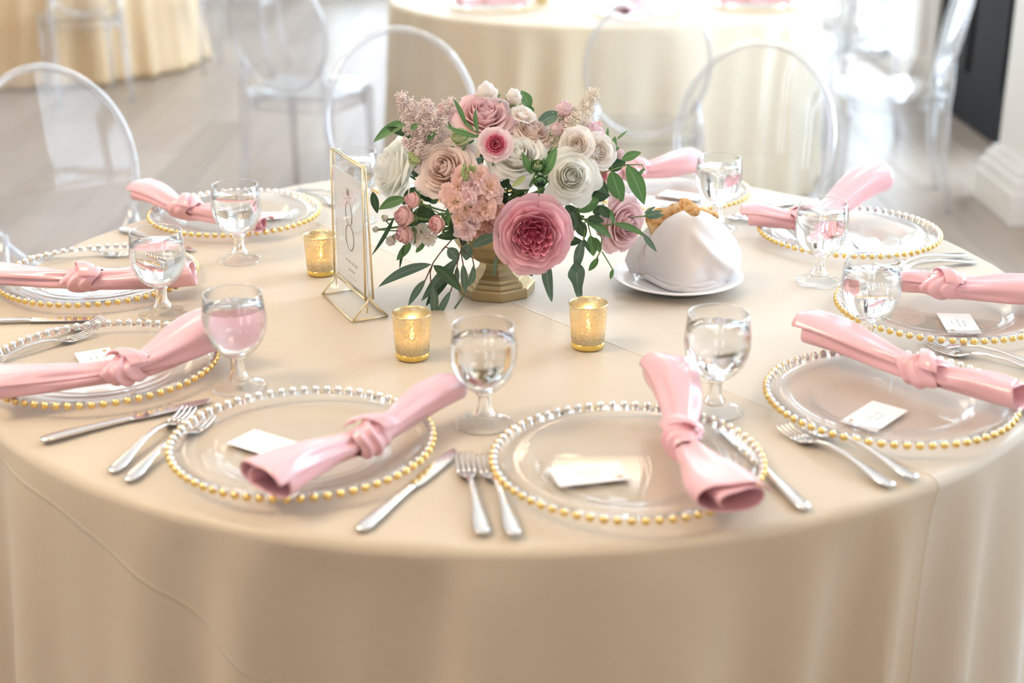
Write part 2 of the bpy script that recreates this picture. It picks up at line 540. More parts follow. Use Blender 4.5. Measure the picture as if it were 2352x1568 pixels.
class MB:
    """collects shapes for one mesh"""
    def __init__(self):
        self.v, self.f, self.uv, self.fm = [], [], [], []
    def add(self, v, f, uv=None, m=0):
        n = len(self.v)
        self.v += [tuple(p) for p in v]
        self.f += [tuple(i + n for i in q) for q in f]
        self.uv += list(uv) if uv else [(0, 0)] * len(v)
        self.fm += [m] * len(f)
        return self
    def box(self, x0, x1, y0, y1, z0, z1, m=0):
        v = [(x0,y0,z0),(x1,y0,z0),(x1,y1,z0),(x0,y1,z0),(x0,y0,z1),(x1,y0,z1),(x1,y1,z1),(x0,y1,z1)]
        return self.add(v, [(0,3,2,1),(4,5,6,7),(0,1,5,4),(1,2,6,5),(2,3,7,6),(3,0,4,7)], None, m)
    def tube(self, pts, rad, n=8, cap=True, m=0, squash=None):
        pts = [Vector(p) for p in pts]
        rr = rad if isinstance(rad, (list, tuple)) else [rad] * len(pts)
        v, f = [], []
        up = Vector((0, 0, 1))
        prev = None
        for i, p in enumerate(pts):
            d = (pts[min(i + 1, len(pts) - 1)] - pts[max(i - 1, 0)]).normalized()
            if prev is None:
                a = up if abs(d.z) < 0.9 else Vector((1, 0, 0))
                s = d.cross(a).normalized()
            else:
                s = (prev - d * prev.dot(d)).normalized()
            prev = s
            t = d.cross(s)
            for k in range(n):
                an = 2 * PI * k / n
                v.append(p + (s * math.cos(an) + t * math.sin(an)) * rr[i])
        for i in range(len(pts) - 1):
            for k in range(n):
                k2 = (k + 1) % n
                f.append((i*n + k, i*n + k2, (i+1)*n + k2, (i+1)*n + k))
        if cap:
            f.append(tuple(range(n))[::-1])
            f.append(tuple((len(pts) - 1) * n + k for k in range(n)))
        return self.add(v, f, None, m)
    def lathe(self, prof, n=48, closed=False, m=0, off=(0, 0, 0), shape=None):
        v, f = [], []
        for (r, z) in prof:
            for k in range(n):
                a = 2 * PI * k / n
                q = shape(a) if shape else 1.0
                v.append((off[0] + r * q * math.cos(a), off[1] + r * q * math.sin(a), off[2] + z))
        L = len(prof)
        for i in range(L if closed else L - 1):
            j = (i + 1) % L
            for k in range(n):
                k2 = (k + 1) % n
                f.append((i*n + k, i*n + k2, j*n + k2, j*n + k))
        return self.add(v, f, None, m)
    def grid(self, fn, nu, nv, m=0, flip=False):
        v, uv, f = [], [], []
        for j in range(nv + 1):
            for i in range(nu + 1):
                u, t = i / nu, j / nv
                v.append(fn(u, t)); uv.append((u, t))
        for j in range(nv):
            for i in range(nu):
                a = j * (nu + 1) + i
                q = (a, a + 1, a + nu + 2, a + nu + 1)
                f.append(q[::-1] if flip else q)
        return self.add(v, f, uv, m)
    def sphere(self, c, r, nu=8, nv=6, m=0, sc=(1, 1, 1)):
        v = [(c[0], c[1], c[2] - r * sc[2])]
        for j in range(1, nv):
            th = PI * j / nv
            for i in range(nu):
                a = 2 * PI * i / nu
                v.append((c[0] + r*sc[0]*math.sin(th)*math.cos(a), c[1] + r*sc[1]*math.sin(th)*math.sin(a), c[2] - r*sc[2]*math.cos(th)))
        v.append((c[0], c[1], c[2] + r * sc[2]))
        f = []
        for i in range(nu):
            f.append((0, 1 + (i + 1) % nu, 1 + i))
        for j in range(nv - 2):
            for i in range(nu):
                a, b = 1 + j*nu + i, 1 + j*nu + (i + 1) % nu
                f.append((a, b, b + nu, a + nu))
        top = len(v) - 1
        for i in range(nu):
            a, b = 1 + (nv-2)*nu + i, 1 + (nv-2)*nu + (i + 1) % nu
            f.append((a, b, top))
        return self.add(v, f, None, m)
    def mesh(self, name, mats, smooth=True, uv=True):
        return mesh(name, self.v, self.f, mats, self.uv if uv else None, smooth, self.fm)
    def build(self, name, mats, parent=None, loc=None, rot=None, smooth=True):
        return link(name, self.mesh(name, mats, smooth), parent, loc, rot)
def sm(a, b, x):
    t = max(0.0, min(1.0, (x - a) / (b - a)))
    return t * t * (3 - 2 * t)
def lerp(a, b, t):
    return a + (b - a) * t
def auto_sharp(o, ang=40):
    try:
        o.data.set_sharp_from_angle(angle=math.radians(ang))
    except Exception:
        pass
    return o

# ------------------------------------------------------------------ room
def wall_with_holes(name, axis, pos, a0, a1, holes, thick, sign):
    """wall of boxes round the window openings; axis 'x' = wall lies in plane x=pos and runs along y"""
    b = MB()
    hs = sorted(holes)
    def bx(u0, u1, z0, z1):
        if u1 - u0 < 1e-4 or z1 - z0 < 1e-4:
            return
        p0, p1 = (pos, pos + thick * sign) if sign > 0 else (pos + thick * sign, pos)
        if axis == 'x':
            b.box(p0, p1, u0, u1, z0, z1)
        else:
            b.box(u0, u1, p0, p1, z0, z1)
    cur = a0
    for (h0, h1, z0, z1) in hs:
        bx(cur, h0, 0, CEIL)
        bx(h0, h1, 0, z0)
        bx(h0, h1, z1, CEIL)
        cur = h1
    bx(cur, a1, 0, CEIL)
    return tag(b.build(name, FILL_CUT_WALL if name == 'wall_front' else WHITE_WALL, smooth=False), kind='structure')
def holes_of(w):
    return [(c - ww / 2, c + ww / 2, z0, z1) for (wl, c, ww, z0, z1, p) in WINDOWS if wl == w]
DOOR = (4.20, 5.42, 0.0, 2.35)
tag(wall_with_holes('wall_right', 'x', RX, FY, BY, holes_of('right') + [DOOR], 0.25, 1))
wall_with_holes('wall_left', 'x', LX, FY, BY, holes_of('left'), 0.25, -1)
wall_with_holes('wall_back', 'y', BY, LX, RX, holes_of('back'), 0.25, 1)
wall_with_holes('wall_front', 'y', FY, LX, RX, holes_of('front'), 0.25, -1)
tag(MB().box(LX, RX, FY, BY, CEIL, CEIL + 0.15).build('ceiling', CEILING, smooth=False), kind='structure')
floor = tag(MB().box(LX - 0.25, RX + 0.3, FY - 0.25, BY + 0.25, -0.12, -0.006).build('floor', FLOORBASE, smooth=False), kind='structure')
# planks where the photograph sees floor, a plain continuation elsewhere
rnd = random.Random(3)
PW = 0.19
plank_meshes = {}
def plank(x, y0, y1):
    L = round(y1 - y0, 3)
    if L not in plank_meshes:
        b = MB()
        w, e = PW / 2 - 0.0012, 0.0015
        l = L / 2 - 0.0012
        v = [(-w,-l,-.006),(w,-l,-.006),(w,l,-.006),(-w,l,-.006),(-w,-l,-e),(w,-l,-e),(w,l,-e),(-w,l,-e),
             (-w+e,-l+e,0),(w-e,-l+e,0),(w-e,l-e,0),(-w+e,l-e,0)]
        f = [(0,3,2,1),(8,9,10,11)]
        for k in range(4):
            j = (k + 1) % 4
            f.append((k, j, 4 + j, 4 + k)); f.append((4 + k, 4 + j, 8 + j, 8 + k))
        plank_meshes[L] = mesh('plank', v, f, PLANK, smooth=False)
    link('plank', plank_meshes[L], floor, (x, (y0 + y1) / 2, 0))
nrow = int((RX - LX) / PW)
PW = (RX - LX) / nrow
for i in range(nrow):
    x = LX + PW * (i + 0.5)
    seen = -4.7 < x
    if not seen:
        continue
    y = -1.6 - [0.0, 1.3, 0.65, 2.0][i % 4]
    while y < BY - 0.01:
        y1 = min(y + 2.4, BY)
        if y1 - y > 0.05:
            plank(x, max(y, -3.0), y1)
        y = y1
rest = MB()
rest.box(LX, RX, FY, -3.0, -0.006, -0.0005)
rest.box(LX, LX + PW * (1 + int((-4.7 - LX) / PW - 0.5)), -3.0, BY, -0.006, -0.0005)
tag(rest.build('plank_field', PLANK, floor, smooth=False), kind='stuff')

# windows: frame, mullions and pane
for i, (wall, c, w, z0, z1, p) in enumerate(WINDOWS):
    r = empty('window_%d' % (i + 1))
    tag(r, kind='structure')
    b, g = MB(), MB()
    t, d = 0.06, 0.05
    h = z1 - z0
    def fb(u0, u1, a, bb, dep=d):
        b.box(u0, u1, -dep, dep, a, bb)
    fb(-w/2, -w/2 + t, 0, h); fb(w/2 - t, w/2, 0, h)
    fb(-w/2, w/2, 0, t); fb(-w/2, w/2, h - t, h)
    fb(-0.025, 0.025, 0, h, 0.03)
    for k in (1, 2, 3):
        fb(-w/2, w/2, h * k / 4 - 0.018, h * k / 4 + 0.018, 0.03)
    g.box(-w/2 + t, w/2 - t, -0.003, 0.003, t, h - t)
    b.build('window_frame', WHITE_TRIM, r, smooth=False)
    g.build('pane', PANE, r, smooth=False)
    if wall == 'right': r.location, r.rotation_euler = (RX + 0.055, c, z0), (0, 0, PI / 2)
    if wall == 'left': r.location, r.rotation_euler = (LX - 0.055, c, z0), (0, 0, PI / 2)
    if wall == 'back': r.location = (c, BY + 0.055, z0)
    if wall == 'front': r.location = (c, FY - 0.055, z0)

# black panelled door in the right wall, with casing
dr = tag(empty('door_1', (RX - 0.005, DOOR[0], 0)), kind='structure')
dw = DOOR[1] - DOOR[0]
b = MB().box(0.01, 0.06, 0, dw, 0.0, DOOR[3])
leafo = b.build('door_leaf', BLACK_DOOR, dr, smooth=False)
for (y0, y1, z0, z1) in ((0.12, dw/2 - 0.06, 0.25, 0.95), (dw/2 + 0.06, dw - 0.12, 0.25, 0.95), (0.12, dw/2 - 0.06, 1.1, 2.2), (dw/2 + 0.06, dw - 0.12, 1.1, 2.2)):
    p = MB().box(-0.004, 0.012, y0, y1, z0, z1)
    p.build('door_panel', BLACK_DOOR, leafo, smooth=False)
MB().sphere((-0.03, 0.07, 1.02), 0.028, 12, 8).build('door_knob', BRASS, leafo)
cas = MB()
for yy in (DOOR[0] - 0.1, DOOR[1]):
    cas.box(RX - 0.02, RX, yy, yy + 0.1, 0, DOOR[3] + 0.1)
cas.box(RX - 0.02, RX, DOOR[0], DOOR[1], DOOR[3], DOOR[3] + 0.1)
tag(cas.build('trim_1', WHITE_TRIM, smooth=False), kind='structure')
bb = MB()
for y0, y1 in ((FY, 3.0),):
    bb.box(RX - 0.018, RX, y0, y1, 0, 0.16)
tag(bb.build('baseboard_right', WHITE_TRIM, smooth=False), kind='structure')
# square white pillars on stepped plinths
def pillar(x0, x1, y0, y1, name):
    r = tag(empty(name, ((x0 + x1) / 2, (y0 + y1) / 2, 0)), kind='structure')
    hx, hy = (x1 - x0) / 2, (y1 - y0) / 2
    def bev(z0, z1, e, nm):
        MB().box(-hx - e, hx + e, -hy - e, hy + e, z0, z1).build(nm, WHITE_TRIM, r, smooth=False)
    bev(0, 0.12, 0.065, 'plinth_block')
    bev(0.12, 0.165, 0.052, 'base_moulding')
    bev(0.165, 0.20, 0.036, 'base_moulding')
    bev(0.20, 0.225, 0.018, 'base_moulding')
    bev(0.225, CEIL, 0.0, 'shaft')
pillar(1.955, RX - 0.001, 3.055, 3.385, 'trim_2')
pillar(2.20, RX - 0.001, 5.53, 5.68, 'trim_3')

# warm chandeliers of the room, the last ones added as fill light
def chandelier(x, y, label, power):
    r = tag(empty('chandelier', (x, y, CEIL)), label, 'chandelier', 'chandeliers over the dining floor')
    b = MB().tube([(0, 0, 0), (0, 0, -0.7)], 0.008, 8)
    b.build('rod', BRASS, r)
    MB().lathe([(0.06, 0), (0.06, -0.02), (0.0, -0.02)], 20).build('canopy', BRASS, r)
    ring = MB()
    pts = [(0.42 * math.cos(2*PI*k/32), 0.42 * math.sin(2*PI*k/32), -0.85) for k in range(33)]
    ring.tube(pts, 0.012, 6, False)
    ring.build('ring', BRASS, r)
    for k in range(8):
        a = 2 * PI * k / 8
        c, s = math.cos(a), math.sin(a)
        if k % 2 == 0:
            MB().tube([(0, 0, -0.7), (0.42 * c, 0.42 * s, -0.85)], 0.005, 6).build('arm', BRASS, r)
        MB().tube([(0.42 * c, 0.42 * s, -0.85), (0.42 * c, 0.42 * s, -0.77)], 0.013, 8).build('candle_sleeve', CERAMIC, r)
        MB().sphere((0.42 * c, 0.42 * s, -0.735), 0.022, 10, 8, sc=(1, 1, 1.5)).build('bulb', BULB, r)
    l = bpy.data.lights.new('chandelier_light', 'POINT')
    l.energy = power; l.color = (1.0, 0.80, 0.58); l.shadow_soft_size = 0.42
    o = bpy.data.objects.new('chandelier_light', l); COL.objects.link(o); o.parent = r; o.location = (0, 0, -0.98)
chandelier(-3.0, 4.6, 'brass ring chandelier hanging over the aisle by the far-left table', 22)
chandelier(0.4, 3.9, 'brass ring chandelier hanging above the table behind', 25)
chandelier(-1.8, -0.7, 'unseen brass ring chandelier added as fill light left of the nearest table', 112)  # added to lift the tabletop and the flower fronts
chandelier(0.9, -3.4, 'unseen brass ring chandelier added as warm fill light behind the camera', 40)  # added to warm the front drape and flowers

# ------------------------------------------------------------------ tablecloths
TZ = 0.76
def tablecloth(name, cx, cyy, R, mat, seed, amp=0.030, n=360, flare=0.05, special=()):
    rd = random.Random(seed)
    waves = [(k, rd.uniform(0, 2*PI), rd.uniform(0.5, 1.0)) for k in (7, 11, 15, 19, 23, 29, 34, 41)]
    def fold(a):
        s = sum(w * math.cos(k * a + p) for k, p, w in waves) / 3.2
        for (ac, wd, am) in special:
            d = (a - ac + PI) % (2 * PI) - PI
            s += am * math.exp(-(d / wd) ** 2)
        return math.tanh(s * 1.15)
    v, uv, f = [], [], []
    rings = []
    for r in (0.0, 0.1, 0.2, 0.3, 0.4, 0.5, 0.6, 0.68, 0.74, 0.79, R - 0.045, R - 0.03, R - 0.018):
        rings.append(('t', r, r))
    re = 0.016
    for k in range(1, 6):
        a = k / 6 * PI / 2
        rings.append(('e', a, R - 0.018 + re * a))
    dz = [0.0, 0.02, 0.05, 0.09, 0.14, 0.2, 0.27, 0.35, 0.43, 0.51, 0.59, 0.66, 0.70, 0.735]
    for d in dz:
        rings.append(('d', d, R - 0.018 + re * PI / 2 + d))
    for kind, q, arc in rings:
        for k in range(n):
            a = 2 * PI * k / n
            c, s = math.cos(a), math.sin(a)
            if kind == 't':
                r, z = q, TZ - 0.0005
                if q > 0.74:
                    z -= 0.0040 * sm(0.74, R, q) * (0.5 + 0.5 * fold(a))
            elif kind == 'e':
                r, z = R - 0.018 + re * math.sin(q), TZ - 0.0005 - re * (1 - math.cos(q)) - 0.0040 * (0.5 + 0.5 * fold(a)) * (1 - q / 1.6)
            else:
                t = q / 0.735
                z = TZ - 0.0005 - re - q
                r = R - 0.018 + re + flare * t ** 1.2 * 0.6 + amp * (t ** 0.55) * fold(a + 0.05 * t) * 1.0
            v.append((r * c, r * s, z)); uv.append((arc * c, arc * s))
    L = len(rings)
    for i in range(L - 1):
        for k in range(n):
            k2 = (k + 1) % n
            if i == 0:
                f.append((k, n + k, n + k2)) if False else f.append((0, n + k, n + k2))
            else:
                f.append((i*n + k, (i+1)*n + k, (i+1)*n + k2, i*n + k2))
    me = mesh(name, v, f, mat, uv)
    o = link(name, me, None, (cx, cyy, 0))
    md = o.modifiers.new('thickness', 'SOLIDIFY'); md.thickness = 0.0015; md.offset = -1
    return o
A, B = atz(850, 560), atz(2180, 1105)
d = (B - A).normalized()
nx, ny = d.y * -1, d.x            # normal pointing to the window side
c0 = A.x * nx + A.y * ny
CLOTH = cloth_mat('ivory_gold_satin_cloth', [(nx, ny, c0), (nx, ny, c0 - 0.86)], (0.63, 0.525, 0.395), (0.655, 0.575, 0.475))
CLOTH_B = cloth_mat('cream_satin_cloth', [], (0.70, 0.60, 0.44))
CLOTH_C = cloth_mat('amber_satin_cloth', [], (0.68, 0.50, 0.30))
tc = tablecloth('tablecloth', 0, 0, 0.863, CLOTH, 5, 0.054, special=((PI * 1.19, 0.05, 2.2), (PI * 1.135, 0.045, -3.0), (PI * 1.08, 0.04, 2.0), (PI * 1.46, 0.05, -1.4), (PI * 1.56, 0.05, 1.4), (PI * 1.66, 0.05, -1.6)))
tag(tc, 'beige satin tablecloth with a pressed crease draped over the nearest round table', 'tablecloth')
tb = tablecloth('tablecloth', 0.39, 3.86, 0.90, CLOTH_B, 9, 0.040)
tag(tb, 'cream tablecloth on the round table behind the flower centrepiece', 'tablecloth')
tl = tablecloth('tablecloth', -2.9, 6.75, 0.90, CLOTH_C, 14, 0.050, flare=0.12)
tag(tl, 'amber-toned tablecloth reaching the floor at the far-left table', 'tablecloth')

# ------------------------------------------------------------------ chairs
def make_chair():
    r = empty('ghost_chair')
    # seat: thin slab with rounded corners, slightly dished
    def sup(a, ex=4.0):
        c, s = math.cos(a), math.sin(a)
        return (abs(c) ** ex + abs(s) ** ex) ** (-1 / ex)
    seat = MB()
    prof = [(0.0, 0.452), (0.12, 0.453), (0.19, 0.458), (0.206, 0.460), (0.212, 0.450), (0.206, 0.438), (0.19, 0.436), (0.12, 0.436), (0.0, 0.436)]
    seat.lathe(prof, 40, shape=sup)
    seat.build('seat', ACRYLIC, r)
    ap = MB()
    ap.lathe([(0.196, 0.437), (0.200, 0.437), (0.200, 0.385), (0.196, 0.385)], 40, True, shape=sup)
    ap.build('seat_apron', ACRYLIC, r)
    # oval back: concave panel with a thick rounded hoop, leaning back (back is at -y)
    bw, bh, zc, lean = 0.205, 0.235, 0.705, 0.13
    def bp(x, z):
        t = (z - 0.45) / 0.5
        return (x, -0.185 - lean * t * 0.8 + 0.30 * x * x * 1.2, z)
    pan = MB()
    def pf(u, v):
        a = 2 * PI * u
        q = v * 0.965
        return bp(bw * q * math.cos(a), zc + bh * q * math.sin(a))
    def pf2(u, v):
        p = pf(u, v)
        return (p[0], p[1] - 0.006, p[2])
    pan.grid(pf, 48, 5); pan.grid(pf2, 48, 5, flip=True)
    pan.build('back_panel', ACRYLIC, r)
    hoop = MB()
    pts = [bp(bw * math.cos(2*PI*k/56), zc + bh * math.sin(2*PI*k/56)) for k in range(57)]
    hoop.tube(pts, 0.0095, 8, False)
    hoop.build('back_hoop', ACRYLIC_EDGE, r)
    for s in (-1, 1):
        # rear leg runs from the hoop to the floor
        p = [Vector(bp(s * 0.168, 0.585)), Vector((s * 0.178, -0.198, 0.50)), Vector((s * 0.185, -0.19, 0.40)), Vector((s * 0.188, -0.20, 0.22)), Vector((s * 0.192, -0.245, 0.0))]
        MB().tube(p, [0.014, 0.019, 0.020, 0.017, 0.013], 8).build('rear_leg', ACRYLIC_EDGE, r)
        p = [Vector((s * 0.175, 0.172, 0.44)), Vector((s * 0.177, 0.175, 0.36)), Vector((s * 0.178, 0.177, 0.34)), Vector((s * 0.18, 0.182, 0.0))]
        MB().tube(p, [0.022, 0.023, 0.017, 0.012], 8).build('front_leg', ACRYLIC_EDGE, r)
    return r
chair0 = make_chair()
used = [False]
def chair(x, y, fx, fy, label, group):
    """stand a chair with its back at (x, y) looking along (fx, fy)"""
    o = chair0 if not used[0] else copy_tree(chair0)
    used[0] = True
    a = math.atan2(fy, fx) - PI / 2
    d = Vector((fx, fy)).normalized() * 0.26
    o.location = (x + d.x, y + d.y, 0)
    o.rotation_euler = (0, 0, a)
    return tag(o, label, 'chair', group)
GA, GB = 'clear chairs around the nearest table', 'clear chairs around the other tables'
chair(-1.10, 1.10, 0.72, -0.70, 'clear acrylic oval-back chair at the left edge, behind the left place settings', GA)
chair(-0.305, 1.66, 0.18, -0.98, 'clear acrylic oval-back chair just behind the flowers, left of them', GA)
chair(0.635, 1.40, -0.45, -0.90, 'clear oval-back chair with streaky window reflections behind the right water goblets', GA)
chair(0.45, 2.40, -0.05, 1.0, 'clear oval-back chair drawn up with its back to us at the cream table behind', GB)
chair(-0.90, 3.22, 0.35, 0.94, 'clear acrylic chair at the left side of the table behind', GB)
chair(1.76, 3.36, -1.0, 0.15, 'clear acrylic chair seen side-on by the black door', GB)
chair(1.78, 4.68, -0.9, -0.45, 'clear acrylic chair beyond the side-on chair near the black door', GB)
chair(-2.22, 5.38, -0.45, 0.9, 'clear acrylic chair in front of the far-left amber table', GB)
chair(-1.38, 6.45, -1.0, 0.1, 'clear acrylic chair at the right of the far-left amber table', GB)

# ------------------------------------------------------------------ charger plates
bead_me = None
def make_charger():
    global bead_me
    r = empty('charger_plate')
    prof_top = [(0.0, 0.0045), (0.090, 0.0045), (0.098, 0.0065), (0.106, 0.0125), (0.112, 0.0150), (0.135, 0.0170), (0.157, 0.0185)]
    prof_bot = [(0.157, 0.0145), (0.135, 0.0130), (0.113, 0.0105), (0.105, 0.0065), (0.098, 0.0020), (0.090, 0.0003), (0.0, 0.0003)]
    MB().lathe(prof_top + prof_bot, 96).build('glass_dish', PLATE_GLASS, r)
    b = MB()
    nu, nv = 12, 8
    b.sphere((0, 0, 0), 0.0053, nu, nv)
    me = b.mesh('bead', [GOLD, BEAD_GLASS])
    for p in me.polygons:
        # gold coat on the outer and under side, clear glass towards the dish
        p.material_index = 0 if (p.center.x * 0.9 - p.center.z * 0.45) > -0.0008 else 1
    bead_me = me
    nb = 66
    for k in range(nb):
        a = 2 * PI * k / nb
        link('bead', me, r, (0.1618 * math.cos(a), 0.1618 * math.sin(a), 0.0165), (0, 0, a))
    return r
PL = [(-0.535, 0.443), (-0.696, 0.059), (-0.584, -0.343), (-0.261, -0.612), (0.138, -0.669), (0.502, -0.478), (0.674, -0.119), (0.620, 0.296), (0.320, 0.600), (-0.14, 0.685)]
PLAB = ['beaded glass charger plate at the back left, nearest the leftmost chair',
        'beaded glass charger plate at the left edge, second from the front on that side',
        'beaded glass charger plate at the left edge with a tilted name card by the goblet',
        'beaded glass charger plate at front left with brightest gold beads',
        'beaded glass charger plate at front centre right with the upright-knotted napkin',
        'beaded glass charger plate at front right under the long diagonal napkin',
        'beaded glass charger plate at the right edge, half out of the picture',
        'beaded glass charger plate at the back right under the upswept napkin',
        'beaded glass charger plate at the back behind the bread plate',
        'beaded glass charger plate hidden behind the flower centrepiece']
charger0 = make_charger()
chargers = [charger0] + [copy_tree(charger0) for _ in range(9)]
for i, o in enumerate(chargers):
    o.location = (PL[i][0], PL[i][1], TZ + 0.0005)
    o.rotation_euler = (0, 0, 0.31 * i)
    tag(o, PLAB[i], 'charger plate', 'beaded glass chargers')

# ------------------------------------------------------------------ goblets
def make_goblet():
    r = empty('water_goblet')
    out = [(0.0, 0.0475), (0.011, 0.0480), (0.020, 0.0510), (0.0290, 0.0585), (0.0365, 0.0690), (0.0415, 0.0820), (0.0437, 0.0950), (0.0435, 0.1080), (0.0420, 0.1210), (0.0402, 0.1335), (0.0396, 0.1368)]
    inn = [(0.0386, 0.1372), (0.0380, 0.1360), (0.0390, 0.1330), (0.0404, 0.1210), (0.0417, 0.1080), (0.0419, 0.0950), (0.0396, 0.0830), (0.0346, 0.0710), (0.0270, 0.0615), (0.0175, 0.0560), (0.009, 0.0540), (0.0, 0.0537)]
    MB().lathe(out + inn, 64).build('bowl', BOWL_GLASS, r)
    rm = MB()  # thin ring added to carry the painted rim highlight
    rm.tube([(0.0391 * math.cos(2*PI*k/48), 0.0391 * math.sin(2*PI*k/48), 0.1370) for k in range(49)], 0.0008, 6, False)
    rm.build('rim', RIM_HIGHLIGHT, r)
    st = [(0.0, 0.0474), (0.0120, 0.0474), (0.0105, 0.0440), (0.0092, 0.0390), (0.0092, 0.0290), (0.0105, 0.0230), (0.0145, 0.0170), (0.0150, 0.0140), (0.0135, 0.0120), (0.0, 0.0120)]
    MB().lathe(st, 32).build('stem', STEM_GLASS, r)
    ft = [(0.0, 0.0119), (0.0140, 0.0112), (0.0200, 0.0070), (0.0300, 0.0046), (0.0370, 0.0036), (0.0388, 0.0022), (0.0378, 0.0006), (0.030, 0.0003), (0.0, 0.0003)]
    MB().lathe(ft, 64).build('foot', GOBLET_GLASS, r)
    wt = [(0.0, 0.0536), (0.009, 0.0539), (0.0175, 0.0559), (0.0271, 0.0614), (0.0347, 0.0709), (0.0397, 0.0829), (0.0420, 0.0950), (0.0418, 0.1080), (0.0411, 0.1165), (0.0409, 0.1172), (0.0, 0.1172)]
    MB().lathe(wt, 64).build('water', WATER, r)
    return r
GOB = [((552, 598), 'water goblet standing before the back-left charger plate'),
       ((375, 723), 'water goblet with pink napkin showing through it, at the left'),
       ((550, 890), 'water goblet at the left beside the front-left charger and the raised napkin end'),
       ((1112, 975), 'water goblet at front centre between the two front chargers'),
       ((1640, 945), 'water goblet behind the upright-knotted napkin at front right'),
       ((1988, 803), 'water goblet at the right behind the long diagonal napkin'),
       ((1878, 648), 'water goblet in front of the back-right charger plate'),
       ((1645, 525), 'water goblet at the back behind the bread plate'),
       ((822, 508), 'water goblet half hidden behind the table number sign')]
gob0 = make_goblet()
for i, (p, lab) in enumerate(GOB):
    o = gob0 if i == 0 else copy_tree(gob0)
    q = atz(*p)
    o.location = (q.x, q.y, TZ + 0.0005)
    tag(o, lab, 'goblet', 'water goblets')

# ------------------------------------------------------------------ cutlery (length along +x, tip at +x)
def sweep(b, path, half_w, half_h, n=10, m=0):
    """flat bar along x: path of (x, z), elliptical sections"""
    v, f = [], []
    for (x, z), w, h in zip(path, half_w, half_h):
        for k in range(n):
            a = 2 * PI * k / n
            v.append((x, w * math.cos(a), z + h * math.sin(a)))
    L = len(path)
    for i in range(L - 1):
        for k in range(n):
            k2 = (k + 1) % n
            f.append((i*n + k, (i+1)*n + k, (i+1)*n + k2, i*n + k2))
    f.append(tuple(range(n)))
    f.append(tuple((L-1)*n + k for k in range(n))[::-1])
    b.add(v, f, None, m)
def make_fork():
    r = empty('dinner_fork')
    h = MB()
    xs = [-0.098, -0.095, -0.085, -0.07, -0.05, -0.02, 0.01, 0.03, 0.036]
    zs = [0.003, 0.003, 0.0035, 0.005, 0.008, 0.012, 0.013, 0.010, 0.0085]
    ws = [0.004, 0.0075, 0.0098, 0.0092, 0.0062, 0.0038, 0.0034, 0.0048, 0.006]
    hs = [0.001, 0.0018, 0.0022, 0.0022, 0.0022, 0.0022, 0.0022, 0.0018, 0.0015]
    sweep(h, list(zip(xs, zs)), ws, hs)
    h.build('handle', STEEL, r)
    hd = MB()
    sweep(hd, [(0.030, 0.010), (0.038, 0.0075), (0.046, 0.0045), (0.053, 0.003), (0.058, 0.0028)], [0.0048, 0.0085, 0.0115, 0.0122, 0.0122], [0.0018, 0.0013, 0.0011, 0.001, 0.001])
    for k in range(4):
        y = (k - 1.5) * 0.0066
        p = [(0.056, 0.0028), (0.068, 0.003), (0.080, 0.0045), (0.092, 0.008), (0.098, 0.0105)]
        v0 = MB()
        sweep(v0, p, [0.0022, 0.0021, 0.0019, 0.0016, 0.0007], [0.0011, 0.0011, 0.001, 0.0009, 0.0005], 6)
        hd.add([(x, yy + y, z) for x, yy, z in v0.v], v0.f)
    hd.build('tines', STEEL, r)
    return r
def make_knife():
    r = empty('dinner_knife')
    h = MB()
    sweep(h, [(-0.115, 0.003), (-0.112, 0.0032), (-0.10, 0.0036), (-0.08, 0.004), (-0.05, 0.004), (-0.02, 0.004), (0.0, 0.004), (0.006, 0.004)],
          [0.004, 0.0075, 0.0098, 0.0092, 0.0072, 0.006, 0.0058, 0.0065], [0.0015, 0.0026, 0.0034, 0.0036, 0.0036, 0.0036, 0.0034, 0.0022])
    h.build('handle', STEEL, r)
    bl = MB()
    v, f = [], []
    xs = [0.004, 0.012, 0.03, 0.06, 0.085, 0.102, 0.111, 0.115]
    y0 = [-0.006, -0.0085, -0.0095, -0.010, -0.0095, -0.0075, -0.003, 0.002]
    y1 = [0.006, 0.007, 0.007, 0.007, 0.0068, 0.0062, 0.005, 0.003]
    for x, a, c in zip(xs, y0, y1):
        v += [(x, a, 0.0036), (x, c, 0.0028), (x, c, 0.0048), (x, a, 0.0040)]
    L = len(xs)
    for i in range(L - 1):
        for k in range(4):
            k2 = (k + 1) % 4
            f.append((i*4 + k, (i+1)*4 + k, (i+1)*4 + k2, i*4 + k2))
    f.append((0, 1, 2, 3)); f.append(tuple((L-1)*4 + k for k in (3, 2, 1, 0)))
    bl.add(v, f)
    auto_sharp(bl.build('blade', STEEL, r), 30)
    return r
fork0, knife0 = make_fork(), make_knife()
fu, ku = [0], [0]
def cutlery(kind, tip, end, label, dz=0.0, group=None):
    proto, cnt, half = (fork0, fu, 0.098) if kind == 'fork' else (knife0, ku, 0.115)
    o = proto if cnt[0] == 0 else copy_tree(proto)
    cnt[0] += 1
    if not isinstance(tip, Vector):
        tip, end = atz(*tip, TZ + 0.005), atz(*end, TZ + 0.005)
    d = (tip - end).xy.normalized()
    # the visible handle end fixes the place, the tip the direction
    c = Vector(end.xy) + d * half
    o.location = (c.x, c.y, TZ + 0.0008 + dz)
    o.rotation_euler = (0, 0, math.atan2(d.y, d.x))
    tag(o, label, kind, 'forks' if kind == 'fork' else 'knives')
cutlery('fork', (456, 924), (255, 1080), 'upper of the two forks reaching under the front-left charger')
cutlery('fork', (514, 933), (291, 1100), 'lower of the two forks reaching under the front-left charger')
cutlery('knife', (1033, 1043), (825, 1215), 'dinner knife slanting right of the front-left charger')
cutlery('fork', (1060, 1032), (1109, 1222), 'left fork of the pair between the two front chargers')
cutlery('fork', (1103, 1028), (1182, 1228), 'right fork of the pair between the two front chargers', 0.002)
